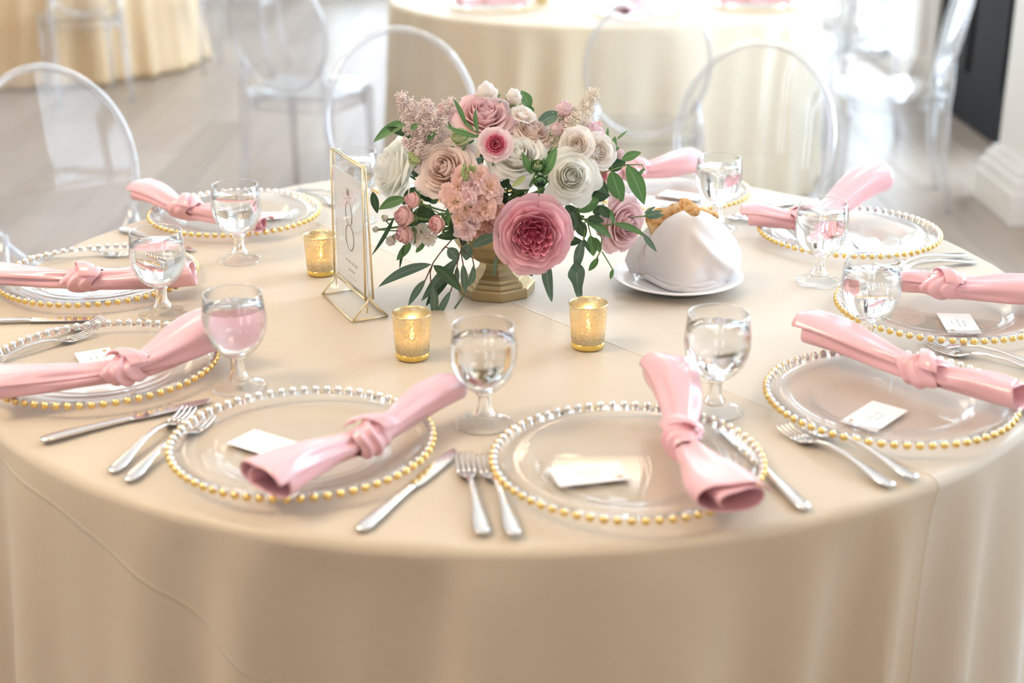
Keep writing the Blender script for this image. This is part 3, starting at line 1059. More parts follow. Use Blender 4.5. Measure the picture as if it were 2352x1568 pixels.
cutlery('knife', (1680, 1005), (1852, 1166), 'dinner knife reaching under the front centre-right charger')
cutlery('fork', (1772, 968), (2051, 1113), 'nearer fork of the pair left of the diagonal-napkin charger', 0.0)
cutlery('fork', (1806, 958), (2105, 1100), 'farther fork of the pair left of the diagonal-napkin charger', 0.003)
cutlery('knife', (2140, 838), (2400, 950), 'dinner knife seen through the front-right charger')
cutlery('fork', (2109, 776), (2420, 846), 'upper fork of the pair at the right edge')
cutlery('fork', (2122, 792), (2440, 868), 'lower fork of the pair at the right edge')
cutlery('knife', (2095, 637), (2380, 690), 'dinner knife showing through the right-edge charger')
cutlery('fork', (2056, 607), (2219, 582), 'upper fork lying right of the back-right charger')
cutlery('fork', (2064, 617), (2241, 597), 'lower fork lying right of the back-right charger')
cutlery('fork', (1690, 497), (1790, 458), 'left fork of the pair at the back right by the far chair')
cutlery('fork', (1722, 502), (1822, 461), 'right fork of the pair at the back right by the far chair')
cutlery('knife', (462, 922), (92, 1008), 'dinner knife lying in front of the left-edge charger with the card')
cutlery('fork', (262, 727), (-30, 812), 'upper fork under the rim of the left-edge charger with the card')
cutlery('fork', (232, 757), (-60, 842), 'lower fork under the rim of the left-edge charger with the card')
cutlery('knife', (262, 730), (-110, 736), 'dinner knife lying between the two left-edge chargers')
cutlery('fork', (292, 582), (60, 588), 'fork seen through the left-edge charger farther back')
cutlery('knife', (447, 575), (273, 522), 'dinner knife in front of the back-left charger')
cutlery('fork', Vector((-0.325, 0.52, 0)), Vector((-0.475, 0.645, 0)), 'left fork behind the table number sign, past the back-left charger')
cutlery('fork', Vector((-0.30, 0.545, 0)), Vector((-0.45, 0.67, 0)), 'right fork behind the table number sign, past the back-left charger')

# ------------------------------------------------------------------ knotted napkins
def napkin(knot, ends, label, seed, wid=(0.034, 0.036), hgt=(0.018, 0.018), lift=(0.0, 0.0), tilt=0.4, z0=None, roll=(0.0, 0.0), group='knotted pink napkins', bow=0.006, spread=(0.9, 0.9)):
    """pink satin napkin tied in one knot; knot and both ends are (x, y) on the table"""
    rd = random.Random(seed)
    zb = (TZ + 0.0205) if z0 is None else z0
    root = empty('knotted_napkin', (knot[0], knot[1], zb))
    K = Vector((knot[0], knot[1], 0))
    for s in (0, 1):
        E_ = Vector((ends[s][0], ends[s][1], 0)) - K
        L = E_.length
        dx = E_.normalized(); dy = Vector((-dx.y, dx.x, 0))
        ph, ph2, ph3 = rd.uniform(0, 6.3), rd.uniform(0, 6.3), rd.uniform(0, 6.3)
        W, H = wid[s], hgt[s]
        sg = rd.choice((-1, 1))
        def fn(q, t, W=W, H=H, L=L, dx=dx, dy=dy, ph=ph, ph2=ph2, ph3=ph3, s=s, sg=sg):
            tt = t ** 0.9
            w = lerp(0.0130, W, sm(0.05, 1.0, tt) * 0.6 + tt * 0.4)
            h = lerp(0.0135, H, sm(0.0, 0.9, tt))
            a = 2 * PI * (0.04 + 1.55 * q)
            rf = 1.0 - 0.16 * sm(0.45, 0.65, q) - 0.34 * sm(0.62, 1.0, q)
            near = (1 - tt) ** 1.1
            rf *= 1 + near * (0.20 * math.cos(4 * a + ph + 2.5 * t) + 0.10 * math.cos(7 * a + ph2 - 3 * t)) + 0.03 * math.cos(3 * a + ph3 + 3 * t) + 0.025 * math.sin(9 * t + 2 * a + ph)
            ca, sa = math.cos(a), math.sin(a)
            y = w * rf * math.copysign(abs(ca) ** 0.9, ca)
            z = h * rf * math.copysign(abs(sa) ** 0.9, sa)
            z *= 1 - 0.14 * tt * math.exp(-((ca - 0.1 * sg) / 0.38) ** 2) * (1 if sa > 0 else 0)      # the loop sags in the middle
            rr = roll[s] * tt
            y, z = y * math.cos(rr) - z * math.sin(rr), y * math.sin(rr) + z * math.cos(rr)
            x = 0.008 + (L - 0.008) * t
            x += spread[s] * 0.010 * t * t * math.cos(a * 0.65 + ph3)
            z += h * 0.97 + lift[s] * sm(0.25, 1.0, t) + 0.004 * (1 - t)
            y += sg * bow * math.sin(PI * t)
            p = dx * x + dy * y
            return (p.x, p.y, z)
        b = MB().grid(fn, 72, 30)
        o = b.build('napkin_tail', PINK_SATIN, root)
        md = o.modifiers.new('thickness', 'SOLIDIFY'); md.thickness = 0.0011; md.offset = 0
    ax = (Vector((ends[1][0], ends[1][1], 0)) - Vector((ends[0][0], ends[0][1], 0))).normalized()
    ay = Vector((-ax.y, ax.x, 0))
    ph = rd.uniform(0, 6.3)
    def kf(u, t, ax=ax, ay=ay):
        a = 2 * PI * u
        q = (t - 0.5) * 2
        r = 0.0225 * (1 - 0.36 * abs(q) ** 2.0) + 0.0026 * math.cos(9.5 * q + 1.6 * math.sin(a + ph)) * (1 - q * q) + 0.0016 * math.cos(3 * a + ph)
        y = r * 1.15 * math.cos(a); z = r * 0.95 * math.sin(a)
        x = q * 0.0270 + tilt * 1.2 * y + 0.005 * math.sin(2 * a + ph)
        p = ax * x + ay * y
        return (p.x, p.y, z + 0.0205)
    MB().grid(kf, 48, 30).build('knot', PINK_SATIN, root)
    # the end of the cloth tucked over the knot
    def tf(u, t, ax=ax, ay=ay):
        a = PI * (0.22 + 0.62 * u)
        r = 0.0250 + 0.0040 * math.sin(PI * u) - 0.005 * abs(t - 0.5)
        y = r * 1.12 * math.cos(a); z = r * math.sin(a)
        x = (t - 0.5) * (0.020 + 0.008 * u) - tilt * 1.6 * y + 0.0016 * math.cos(9 * t + 2 * u)
        p = ax * x + ay * y
        return (p.x, p.y, z + 0.0205)
    o = MB().grid(tf, 24, 12).build('knot_wrap', PINK_SATIN, root)
    md = o.modifiers.new('thickness', 'SOLIDIFY'); md.thickness = 0.0014; md.offset = 0
    tag(root, label, 'napkin', group)
    return root
def nz_(p, z=0.797):
    v = atz(p[0], p[1], z)
    return (v.x, v.y)
NAP = [
    ((430, 483), [(330, 452), (605, 512)], 'knotted pink napkin whose flared end sticks out past the back-left charger', dict(wid=(0.038, 0.024), hgt=(0.020, 0.015), lift=(0.012, 0))),
    ((195, 645), [(-25, 625), (440, 628)], 'knotted pink napkin lying across the farther left-edge charger', dict(wid=(0.030, 0.032), hgt=(0.016, 0.020))),
    ((290, 852), [(-20, 880), (510, 778)], 'knotted pink napkin on the left-edge charger, its wide end against a goblet', dict(wid=(0.040, 0.044), hgt=(0.019, 0.028), lift=(0, 0.012))),
    ((850, 1008), [(608, 1110), (1040, 898)], 'knotted pink napkin with open rolled end overhanging the front-left charger', dict(wid=(0.040, 0.024), hgt=(0.022, 0.020), lift=(0.0, 0.006), tilt=0.5)),
    ((1568, 1015), [(1530, 895), (1690, 1150)], 'knotted pink napkin pointing at the viewer on the front centre-right charger', dict(wid=(0.036, 0.042), hgt=(0.030, 0.020), lift=(0.014, 0.0), tilt=-0.4)),
    ((2125, 858), [(1858, 770), (2338, 908)], 'long pink knotted napkin lying diagonally on the front-right charger', dict(wid=(0.036, 0.025), hgt=(0.022, 0.018), lift=(0.010, 0.0))),
    ((2170, 660), [(2062, 644), (2385, 670)], 'knotted pink napkin on the charger at the right edge', dict(wid=(0.028, 0.036), hgt=(0.018, 0.022))),
    ((1850, 510), [(1712, 500), (2010, 455)], 'knotted pink napkin with one end swept up at the back right', dict(wid=(0.026, 0.034), hgt=(0.020, 0.030), lift=(0.004, 0.030))),
    ((1455, 395), [(1380, 405), (1588, 378)], 'knotted pink napkin partly hidden behind the flowers at the back', dict(wid=(0.030, 0.034), hgt=(0.018, 0.026))),
]
for i, (k, e, lab, kw) in enumerate(NAP):
    napkin(nz_(k), [nz_(e[0]), nz_(e[1])], lab, 20 + i, **kw)

# ------------------------------------------------------------------ name cards
def text_curve(body, size, parent, loc, rot, mat, name, ext=0.00012, align='CENTER', sx=1.0):
    c = bpy.data.curves.new(name, 'FONT')
    c.body = body; c.size = size; c.align_x = align; c.align_y = 'CENTER'; c.extrude = ext
    o = bpy.data.objects.new('tmp_text', c)
    COL.objects.link(o)
    dg = bpy.context.evaluated_depsgraph_get()
    me = bpy.data.meshes.new_from_object(o.evaluated_get(dg))
    bpy.data.objects.remove(o)
    me.materials.clear(); me.materials.append(mat)
    q = link(name, me, parent, loc, rot)
    q.scale = (sx, 1, 1)
    return q
def script_line(b, x0, x1, y, amp, rd, z, wd=0.00022):
    """handwriting too small to read: one running pen line"""
    n = 26
    ph = rd.uniform(0, 6)
    pts = []
    for k in range(n + 1):
        t = k / n
        pts.append((x0 + (x1 - x0) * t + amp * 0.7 * math.sin(t * 34 + ph), y + amp * math.sin(t * 47 + ph) * (0.6 + 0.4 * math.sin(t * 9)), z))
    b.tube(pts, wd, 4)
CARDS = [((163, 812), (245, 799), (203, 855), 'white name card with handwriting on the left-edge charger', True),
         ((585, 983), (707, 1020), (518, 1018), 'white name card with a gold motif on the front-left charger', False),
         ((1258, 1073), (1428, 1055), (1277, 1120), 'white name card on the front centre-right charger', False),
         ((2010, 914), (1925, 968), (2090, 941), 'white name card below the long diagonal napkin', False),
         ((2160, 716), (2190, 768), (2215, 716), 'white name card with a brown motif on the right-edge charger', False),
         ((1945, 540), (1985, 580), (2010, 545), 'white name card on the back-right charger', False),
         ((262, 607), (214, 636), (345, 618), 'white name card behind the napkin on the farther left-edge charger', False),
         ((1540, 434), (1613, 444), (1520, 452), 'white name card on the charger behind the bread plate', False),
         ((590, 494), (640, 490), (600, 502), 'white name card on the back-left charger behind its goblet', False)]
for i, (a, b_, c, lab, rot) in enumerate(CARDS):
    zc = TZ + 0.0062
    A_, B_, C_ = atz(*a, zc), atz(*b_, zc), atz(*c, zc)
    ex = (B_ - A_).normalized()
    cen = (B_ + C_) / 2
    long_ = (B_ - A_).length > (C_ - A_).length
    ang = math.atan2(ex.y, ex.x) + (0 if long_ else PI / 2)
    if i == 8: cen, ang = atz(618, 495, zc), 0.2
    if i == 6: cen = atz(262, 628, zc)
    r = empty('name_card', (cen.x, cen.y, TZ + 0.0055), ang)
    cd = MB().box(-0.0445, 0.0445, -0.0255, 0.0255, 0, 0.0006).build('card', CARD, r, smooth=False)
    rd = random.Random(i)
    h = MB()
    script_line(h, -0.012, 0.012, 0.008, 0.0022, rd, 0.0007)
    script_line(h, -0.016, 0.016, -0.001, 0.0028, rd, 0.0007)
    script_line(h, -0.010, 0.010, -0.010, 0.0010, rd, 0.0007)
    h.build('handwriting', INK if i == 0 else PALE_INK, cd)
    g = MB()
    for k in range(5):
        an = 0.5 + k * 0.55
        g.tube([(0.033, -0.018, 0.0007), (0.033 + 0.006 * math.cos(an), -0.018 + 0.005 * math.sin(an), 0.0008)], [0.0009, 0.0003], 5)
    g.build('gold_motif', GOLD_INK, cd)
    tag(r, lab, 'name card', 'name cards')

# ------------------------------------------------------------------ votive candles
def make_votive():
    r = empty('votive_candle')
    outp = [(0.0238, 0.0085), (0.0250, 0.0130), (0.0262, 0.0350), (0.0282, 0.0665), (0.0286, 0.0680)]
    inp = [(0.0279, 0.0683), (0.0273, 0.0670), (0.0254, 0.0350), (0.0240, 0.0130), (0.0228, 0.0090)]
    MB().lathe(outp + inp, 48).build('glass_cup', MERCURY, r)
    MB().lathe([(0.0, 0.0003), (0.0228, 0.0003), (0.0245, 0.0020), (0.0248, 0.0055), (0.0240, 0.0088), (0.0226, 0.0092), (0.0, 0.0092)], 48).build('glass_base', VOTIVE_BASE, r)
    MB().lathe([(0.0285, 0.0672), (0.0291, 0.0684), (0.0281, 0.0692), (0.0273, 0.0684)], 48, True).build('rim', BRASS, r)
    wx = MB().lathe([(0.0, 0.0094), (0.0200, 0.0094), (0.0200, 0.0230), (0.0185, 0.0240), (0.0, 0.0236)], 32).build('candle', WAX, r)
    MB().tube([(0, 0, 0.0236), (0.0004, 0, 0.0285)], 0.0006, 6).build('wick', DARK_INK, wx)
    MB().lathe([(0.0, 0.0265), (0.0022, 0.0290), (0.0032, 0.0325), (0.0026, 0.0370), (0.0012, 0.0420), (0.0, 0.0460)], 12).build('flame', FLAME, wx)
    return r
vot0 = make_votive()
VOT = [(739, 628), (948, 820), (1350, 796)]
VLAB = ['gold mercury-glass votive candle behind the table number sign', 'gold mercury-glass votive candle nearest the table number sign, in front', 'gold mercury-glass votive candle to the right, below the bread plate']
def votive_at(o, x, y, label, first):
    o.location = (x, y, TZ + 0.0005)
    tag(o, label, 'votive candle', 'votive candles')
    l = bpy.data.lights.new('candle_glow', 'POINT')
    l.energy = 0.03; l.color = (1.0, 0.60, 0.25); l.shadow_soft_size = 0.004
    lo = bpy.data.objects.new('candle_glow', l); COL.objects.link(lo); lo.parent = o; lo.location = (0, 0, 0.049)
vots = [vot0, copy_tree(vot0), copy_tree(vot0), copy_tree(vot0)]
for i in range(3):
    q = atz(*VOT[i])
    vots[i].rotation_euler = (0, 0, 1.9 * i + 0.5)
    votive_at(vots[i], q.x, q.y, VLAB[i], i == 0)
votive_at(vots[3], 0.126, 3.60, 'blurred votive candle on the cream table behind', False)

# ------------------------------------------------------------------ table number sign
S0, S1 = Vector((-0.284, 0.0, 0)), Vector((-0.222, -0.13, 0))
sc_ = (S0 + S1) / 2
sdir = (S1 - S0).normalized()
sign = tag(empty('table_number_sign', (sc_.x, sc_.y, TZ + 0.0005), math.atan2(sdir.y, sdir.x)), 'gold wire table sign holding a white card numbered 8', 'table sign')
hw, zb, zt = 0.0735, 0.034, 0.242        # local x along the sign; -y faces the camera side
fr = MB()
for s, yb in ((-1, -0.0065), (1, 0.0065)):
    pts = [(-hw, yb, zb), (-hw, yb * 0.35, zt), (hw, yb * 0.35, zt), (hw, yb, zb), (-hw, yb, zb)]
    for a, c in zip(pts[:-1], pts[1:]):
        fr.tube([a, c], 0.0016, 6)
fr.build('wire_frame', BRASS, sign)
ba = MB()
bw_ = 0.029
for x in (-hw, hw):
    ap = (x, 0, zb + 0.001)
    ba.tube([(x, -bw_, 0.0018), ap], 0.0014, 6); ba.tube([(x, bw_, 0.0018), ap], 0.0014, 6)
    ba.tube([(x, -bw_, 0.0018), (x, bw_, 0.0018)], 0.0017, 6)
    ba.tube([(x, -0.004, zb), (x, -0.004, 0.012)], 0.0012, 5)
for y in (-bw_, bw_):
    ba.tube([(-hw, y, 0.0018), (hw, y, 0.0018)], 0.0017, 6)
ba.build('triangular_base', BRASS, sign)
bg = MB()
for s in (-1, 1):
    v = [(-hw, s * bw_, 0.002), (hw, s * bw_, 0.002), (hw, s * 0.002, zb), (-hw, s * 0.002, zb)]
    bg.add(v, [(0, 1, 2, 3)])
bg.build('base_pane', SIGN_GLASS, sign, smooth=False)
for s in (-1, 1):
    p = MB().add([(-hw, s * 0.0062, zb), (hw, s * 0.0062, zb), (hw, s * 0.0023, zt), (-hw, s * 0.0023, zt)], [(0, 1, 2, 3)])
    p.build('glass_pane', SIGN_GLASS, sign, smooth=False)
ncard = MB().box(-hw + 0.002, hw - 0.004, -0.0006, 0.0006, zb + 0.002, zt - 0.026).build('number_card', CARD, sign, smooth=False)
fx = -0.0012
def rot_text(body, size, x, z, mat, name, sx=1.0):
    return text_curve(body, size, sign, (x, fx, z), (PI / 2, 0, 0), mat, name, 0.0001, 'CENTER', sx)
# the figure 8: thick and thin strokes
eight = MB()
def loop8(cx, cz, rx, rz):
    n = 40
    v, f = [], []
    for k in range(n):
        a = 2 * PI * k / n
        c, s = math.cos(a), math.sin(a)
        t = 0.0009 + 0.0019 * abs(c) ** 1.5
        v += [(cx + (rx + t / 2) * c, fx, cz + (rz + t / 2) * s), (cx + (rx - t / 2) * c, fx, cz + (rz - t / 2) * s)]
    for k in range(n):
        k2 = (k + 1) % n
        f.append((2*k, 2*k2, 2*k2 + 1, 2*k + 1))
    eight.add(v, f)
loop8(-0.004, 0.152, 0.0145, 0.0190)
loop8(-0.004, 0.113, 0.0185, 0.0205)
eight.build('figure_eight', DARK_INK, ncard)
sp = MB()
for k, an in enumerate((0.6, 1.0, 1.35, 1.75, 2.1, 2.6)):
    ln = 0.014
    sp.tube([(-0.004, fx, 0.180), (-0.004 + 0.4 * ln * math.cos(an), fx, 0.180 + 0.6 * ln * math.sin(an)), (-0.004 + ln * math.cos(an) * 0.8, fx, 0.180 + ln * math.sin(an))], [0.0004, 0.0006, 0.0002], 4)
sp.tube([(-0.030, fx, 0.176), (-0.018, fx, 0.172), (-0.004, fx, 0.178), (0.014, fx, 0.182)], 0.0003, 4)
sp.build('sprig_drawing', PALE_INK, ncard)
tl_ = MB()
rdt = random.Random(4)
for (x0, x1, z, am) in ((-0.028, 0.028, 0.072, 0.0030), (-0.016, 0.014, 0.0585, 0.0018), (-0.018, 0.022, 0.047, 0.0004)):
    n = 60; pts = []
    for k in range(n + 1):
        t = k / n
        pts.append((x0 + (x1 - x0) * t, fx, z + am * math.sin(t * 71) * (0.6 + 0.4 * math.sin(t * 23))))
    tl_.tube(pts, 0.0003, 4)
tl_.build('small_print', PALE_INK, ncard)

# ------------------------------------------------------------------ bread plate
BP = atz(1556, 655)
o = MB().lathe([(0.0, 0.0055), (0.060, 0.0055), (0.068, 0.0075), (0.080, 0.0135), (0.108, 0.0205), (0.1095, 0.0195), (0.107, 0.0175), (0.080, 0.0095), (0.068, 0.0030), (0.064, 0.0004), (0.058, 0.0004), (0.056, 0.0025), (0.0, 0.0025)], 80).build('bread_plate', CERAMIC, None, (BP.x, BP.y, TZ + 0.0005))
tag(o, 'white ceramic side plate under the wrapped bread', 'plate')
bn = empty('bread_napkin', (BP.x + 0.012, BP.y, TZ + 0.0075))
tag(bn, 'white cloth napkin folded into a pouch around crackers', 'napkin')
def prof(tab, z):
    for (a, *va), (b, *vb) in zip(tab[:-1], tab[1:]):
        if z <= b:
            k = sm(0, 1, (z - a) / (b - a)) * 0.4 + (z - a) / (b - a) * 0.6
            return [lerp(p, q, k) for p, q in zip(va, vb)]
    return list(tab[-1][1:])
FRONT = [(0.0, -0.066, 0.082), (0.018, -0.070, 0.094), (0.040, -0.069, 0.093), (0.060, -0.063, 0.084), (0.080, -0.052, 0.070), (0.098, -0.038, 0.053), (0.110, -0.022, 0.037), (0.116, -0.006, 0.020)]
def pouch(u, t):
    # the front leaf of the pocket: a rounded shield that bulges towards the viewer
    z = 0.116 * t
    xl, xr = prof(FRONT, z)
    x = lerp(xl, xr, u)
    q = (u - 0.5) * 2
    y = -0.058 * (1 - abs(q) ** 2.4) * (1 - 0.42 * t * t) - 0.004 + 0.022 * abs(q) ** 2 * (1 - t)
    f1 = math.exp(-((u - 0.80 + 0.62 * (t - 0.30)) / 0.07) ** 2) * sm(0.05, 0.30, t) * (1 - sm(0.60, 0.90, t))
    f2 = math.exp(-((u - 0.42 - 0.55 * (t - 0.15)) / 0.08) ** 2) * (1 - sm(0.35, 0.75, t))
    f3 = math.exp(-((u - 0.90) / 0.05) ** 2) * (1 - sm(0.2, 0.6, t))
    f4 = math.exp(-((u - 0.60 + 0.30 * (t - 0.2)) / 0.06) ** 2) * (1 - sm(0.5, 0.8, t))
    y += -0.011 * f1 - 0.007 * f2 - 0.008 * f3 + 0.006 * f4
    return (x, y, z + 0.006)
o = MB().grid(pouch, 60, 36).build('front_pocket', WHITE_LINEN, bn)
md = o.modifiers.new('thickness', 'SOLIDIFY'); md.thickness = 0.0016; md.offset = 0
LEFT = [(0.0, -0.090, 0.0), (0.02, -0.098, 0.0), (0.045, -0.090, 0.0), (0.07, -0.070, 0.0), (0.090, -0.050, 0.0), (0.096, -0.042, -0.01)]
def leftflap(u, t):
    z = 0.096 * t
    xl, xr = prof(LEFT, z)
    x = lerp(xl, xr, u)
    y = 0.030 - 0.058 * math.sin(u * PI * 0.5) * (1 - 0.3 * t) + 0.006 * math.sin(6 * u + 4 * t) * (1 - t)
    return (x, y, z + 0.006)
o = MB().grid(leftflap, 30, 20).build('side_flap', WHITE_LINEN, bn)
md = o.modifiers.new('thickness', 'SOLIDIFY'); md.thickness = 0.0016; md.offset = 0
BACK = [(0.0, -0.080, 0.085), (0.03, -0.082, 0.088), (0.06, -0.066, 0.070), (0.094, -0.035, 0.045)]
def backwall(u, t):
    z = 0.094 * t
    xl, xr = prof(BACK, z)
    q = (u - 0.5) * 2
    return (lerp(xl, xr, u), 0.054 * (1 - abs(q) ** 2.4) * (1 - 0.25 * t) + 0.010, z + 0.006)
o = MB().grid(backwall, 30, 14).build('back_fold', WHITE_LINEN, bn)
md = o.modifiers.new('thickness', 'SOLIDIFY'); md.thickness = 0.0016; md.offset = 0
hm = MB()
for k, (zz, rr) in enumerate(((0.0055, 0.0055), (0.0140, 0.0048))):
    pts = []
    for j in range(30):
        q = -1 + 2 * j / 29
        pts.append((0.007 + (0.076 - 0.004 * k) * q, -0.062 * (1 - abs(q) ** 2.4) - 0.001 + 0.024 * q * q, zz + 0.0008 * math.sin(j * 0.7)))
    hm.tube(pts, rr, 10)
hm.build('rolled_hem', WHITE_LINEN, bn)
CLAB = ['golden seeded cracker at the left of the bread pouch', 'pointed golden cracker in the middle of the bread pouch', 'flat golden cracker tilted right out of the bread pouch', 'golden cracker standing at the back of the bread pouch']
for i, (px, py, dy_, w, h, ang) in enumerate(((1530, 520, 0.004, 0.030, 0.036, -0.35), (1580, 508, 0.014, 0.022, 0.034, 0.1), (1612, 512, 0.006, 0.034, 0.022, 0.35), (1556, 512, 0.026, 0.034, 0.030, 0.1))):
    p = aty(px, py, BP.y + dy_)
    rd = random.Random(40 + i)
    n = 30
    outl = []
    for k in range(n):
        a = 2 * PI * k / n
        q = 1 + 0.14 * math.sin(3 * a + 1.7 * i) + rd.uniform(-0.07, 0.07)
        c, s_ = math.cos(a), math.sin(a)
        outl.append((w * q * math.copysign(abs(c) ** 0.7, c), h * q * math.copysign(abs(s_) ** 0.7, s_)))
    v, f = [], []
    rings = (1.0, 0.82, 0.6, 0.35, 0.12)
    jit = [[rd.uniform(-0.0010, 0.0010) for _ in range(n)] for _ in rings]
    for sd in (-1, 1):
        for ri, rg in enumerate(rings):
            for k, (x, z) in enumerate(outl):
                v.append((x * rg, sd * 0.0013 + 5.0 * x * rg * x * rg + jit[ri][k] + 0.0015 * math.sin(z * rg * 170 + i), z * rg))
    nr = len(rings)
    for sd in (0, 1):
        o0 = sd * nr * n
        for ri in range(nr - 1):
            for k in range(n):
                k2 = (k + 1) % n
                q = (o0 + ri*n + k, o0 + ri*n + k2, o0 + (ri+1)*n + k2, o0 + (ri+1)*n + k)
                f.append(q if sd == 0 else q[::-1])
        cap = tuple(o0 + (nr-1)*n + k for k in range(n))
        f.append(cap if sd == 0 else cap[::-1])
    for k in range(n):
        k2 = (k + 1) % n
        f.append((k2, k, nr*n + k, nr*n + k2))
    o = link('cracker', mesh('cracker', v, f, CRACKER, smooth=True), None, p, (-0.25, ang, 0.2 * i - 0.3))
    tag(o, CLAB[i], 'cracker', 'crackers in the bread napkin')

# ------------------------------------------------------------------ flower vase
VX, VY = -0.025, 0.010
vase = tag(empty('flower_vase', (VX, VY, TZ + 0.0005), 0.12), 'antique gold pedestal urn with octagonal foot holding the flowers', 'vase')
def octa(a):
    k = PI / 4
    return math.cos(k / 2) / math.cos(((a + k / 2) % k) - k / 2)
def octa_mesh(prof, name):
    b = MB()
    b.lathe(prof, 8, shape=lambda a: 1.0)
    o = b.build(name, VASE_GOLD, vase, smooth=False)
    return o
octa_mesh([(0.0, 0.0), (0.0635, 0.0), (0.0640, 0.014), (0.0620, 0.0165), (0.0550, 0.0175), (0.0530, 0.0235), (0.0475, 0.0250), (0.0455, 0.0300), (0.0, 0.0300)], 'foot')
octa_mesh([(0.0, 0.0301), (0.0440, 0.0301), (0.0360, 0.0350), (0.0295, 0.0430), (0.0270, 0.0500), (0.0275, 0.0540), (0.0, 0.0540)], 'stem')
def bowl_shape(a):
    return 1.0
bwl = MB()
pr_ = [(0.0, 0.0541), (0.0280, 0.0541), (0.0440, 0.0600), (0.0580, 0.0710), (0.0665, 0.0850), (0.0690, 0.0880), (0.0670, 0.0910), (0.0700, 0.1060), (0.0760, 0.1180), (0.0720, 0.1180), (0.0660, 0.1050), (0.0600, 0.0850), (0.0400, 0.0640), (0.0, 0.0600)]
bwl.lathe(pr_, 8)
bwl.build('bowl', VASE_GOLD, vase, smooth=False)
fo = MB().sphere((0, 0, 0.115), 0.062, 20, 12, sc=(1, 1, 0.75))
o = fo.build('floral_foam', FOAM, None, (VX, VY, TZ + 0.0005))
tag(o, 'dark green floral foam filling the gold urn beneath the flowers', 'floral foam')

# ------------------------------------------------------------------ flowers
NECK = Vector((VX, VY, TZ + 0.13))
def axis_matrix(loc, d, spin=0.0):
    q = Vector((0, 0, 1)).rotation_difference(Vector(d).normalized())
    return Matrix.Translation(loc) @ q.to_matrix().to_4x4() @ Matrix.Rotation(spin, 4, 'Z')
def petal(b, phi, wrap, r0, rm, rt, H, z0, curl, rd, nu=8, nv=7, ruffle=0.03, point=0.2, R=1.0):
    p1, p2 = rd.uniform(0, 6.3), rd.uniform(0, 6.3)
    skew = rd.uniform(-0.08, 0.08)
    def fn(u, v):
        x = (u - 0.5) * 2
        ve = v * (1 - point * abs(x) ** 1.9 * v)
        w = wrap * (0.30 + 0.70 * math.sin(min(1.0, ve * 1.25 + 0.08) * PI / 2))
        a = phi + x * w + skew * ve
        r = r0 + (rm - r0) * math.sin(min(1, ve * 1.15) * PI / 2) ** 0.9 + (rt - rm) * sm(0.45, 1.0, ve) ** 1.3
        r += 0.10 * curl * abs(x) ** 3 * ve * ve
        r += ruffle * ve * ve * math.sin(3.2 * x + p1) + ruffle * 0.6 * ve ** 3 * math.sin(7 * x + p2)
        z = z0 + H * ve - curl * 0.30 * H * sm(0.68, 1.0, ve) ** 2
        z += ruffle * 0.8 * ve * math.sin(4.5 * x + p2) - curl * 0.10 * abs(x) ** 2.5 * ve * ve
        return (R * r * math.cos(a), R * r * math.sin(a), R * z)
    b.grid(fn, nu, nv)
def core_spiral(b, R, H, turns, r0, r1, z0, rd):
    ph = rd.uniform(0, 6.3)
    def fn(u, v):
        a = ph + 2 * PI * turns * u
        r = lerp(r0, r1, u) * (0.80 + 0.35 * math.sin(v * PI * 0.85) - 0.10 * v + 0.10 * v * math.sin(3 * a))
        z = z0 + H * v * (1 - 0.10 * u) + 0.02 * math.sin(5 * a) * v
        return (R * r * math.cos(a), R * r * math.sin(a), R * z)
    b.grid(fn, int(26 * turns), 6)
def stem_to(root, p0, p1, mat=None, r=0.0018, name='stem', bend=0.02):
    p0, p1 = Vector(p0), Vector(p1)
    mid = (p0 + p1) / 2 + Vector((0, 0, -bend))
    pts = [(p0 * (1 - t) ** 2 + mid * 2 * t * (1 - t) + p1 * t * t) for t in [k / 8 for k in range(9)]]
    o = MB().tube(pts, r, 6).build(name, mat or STEM, root)
    o.matrix_parent_inverse = root.matrix_basis.inverted()
    return o
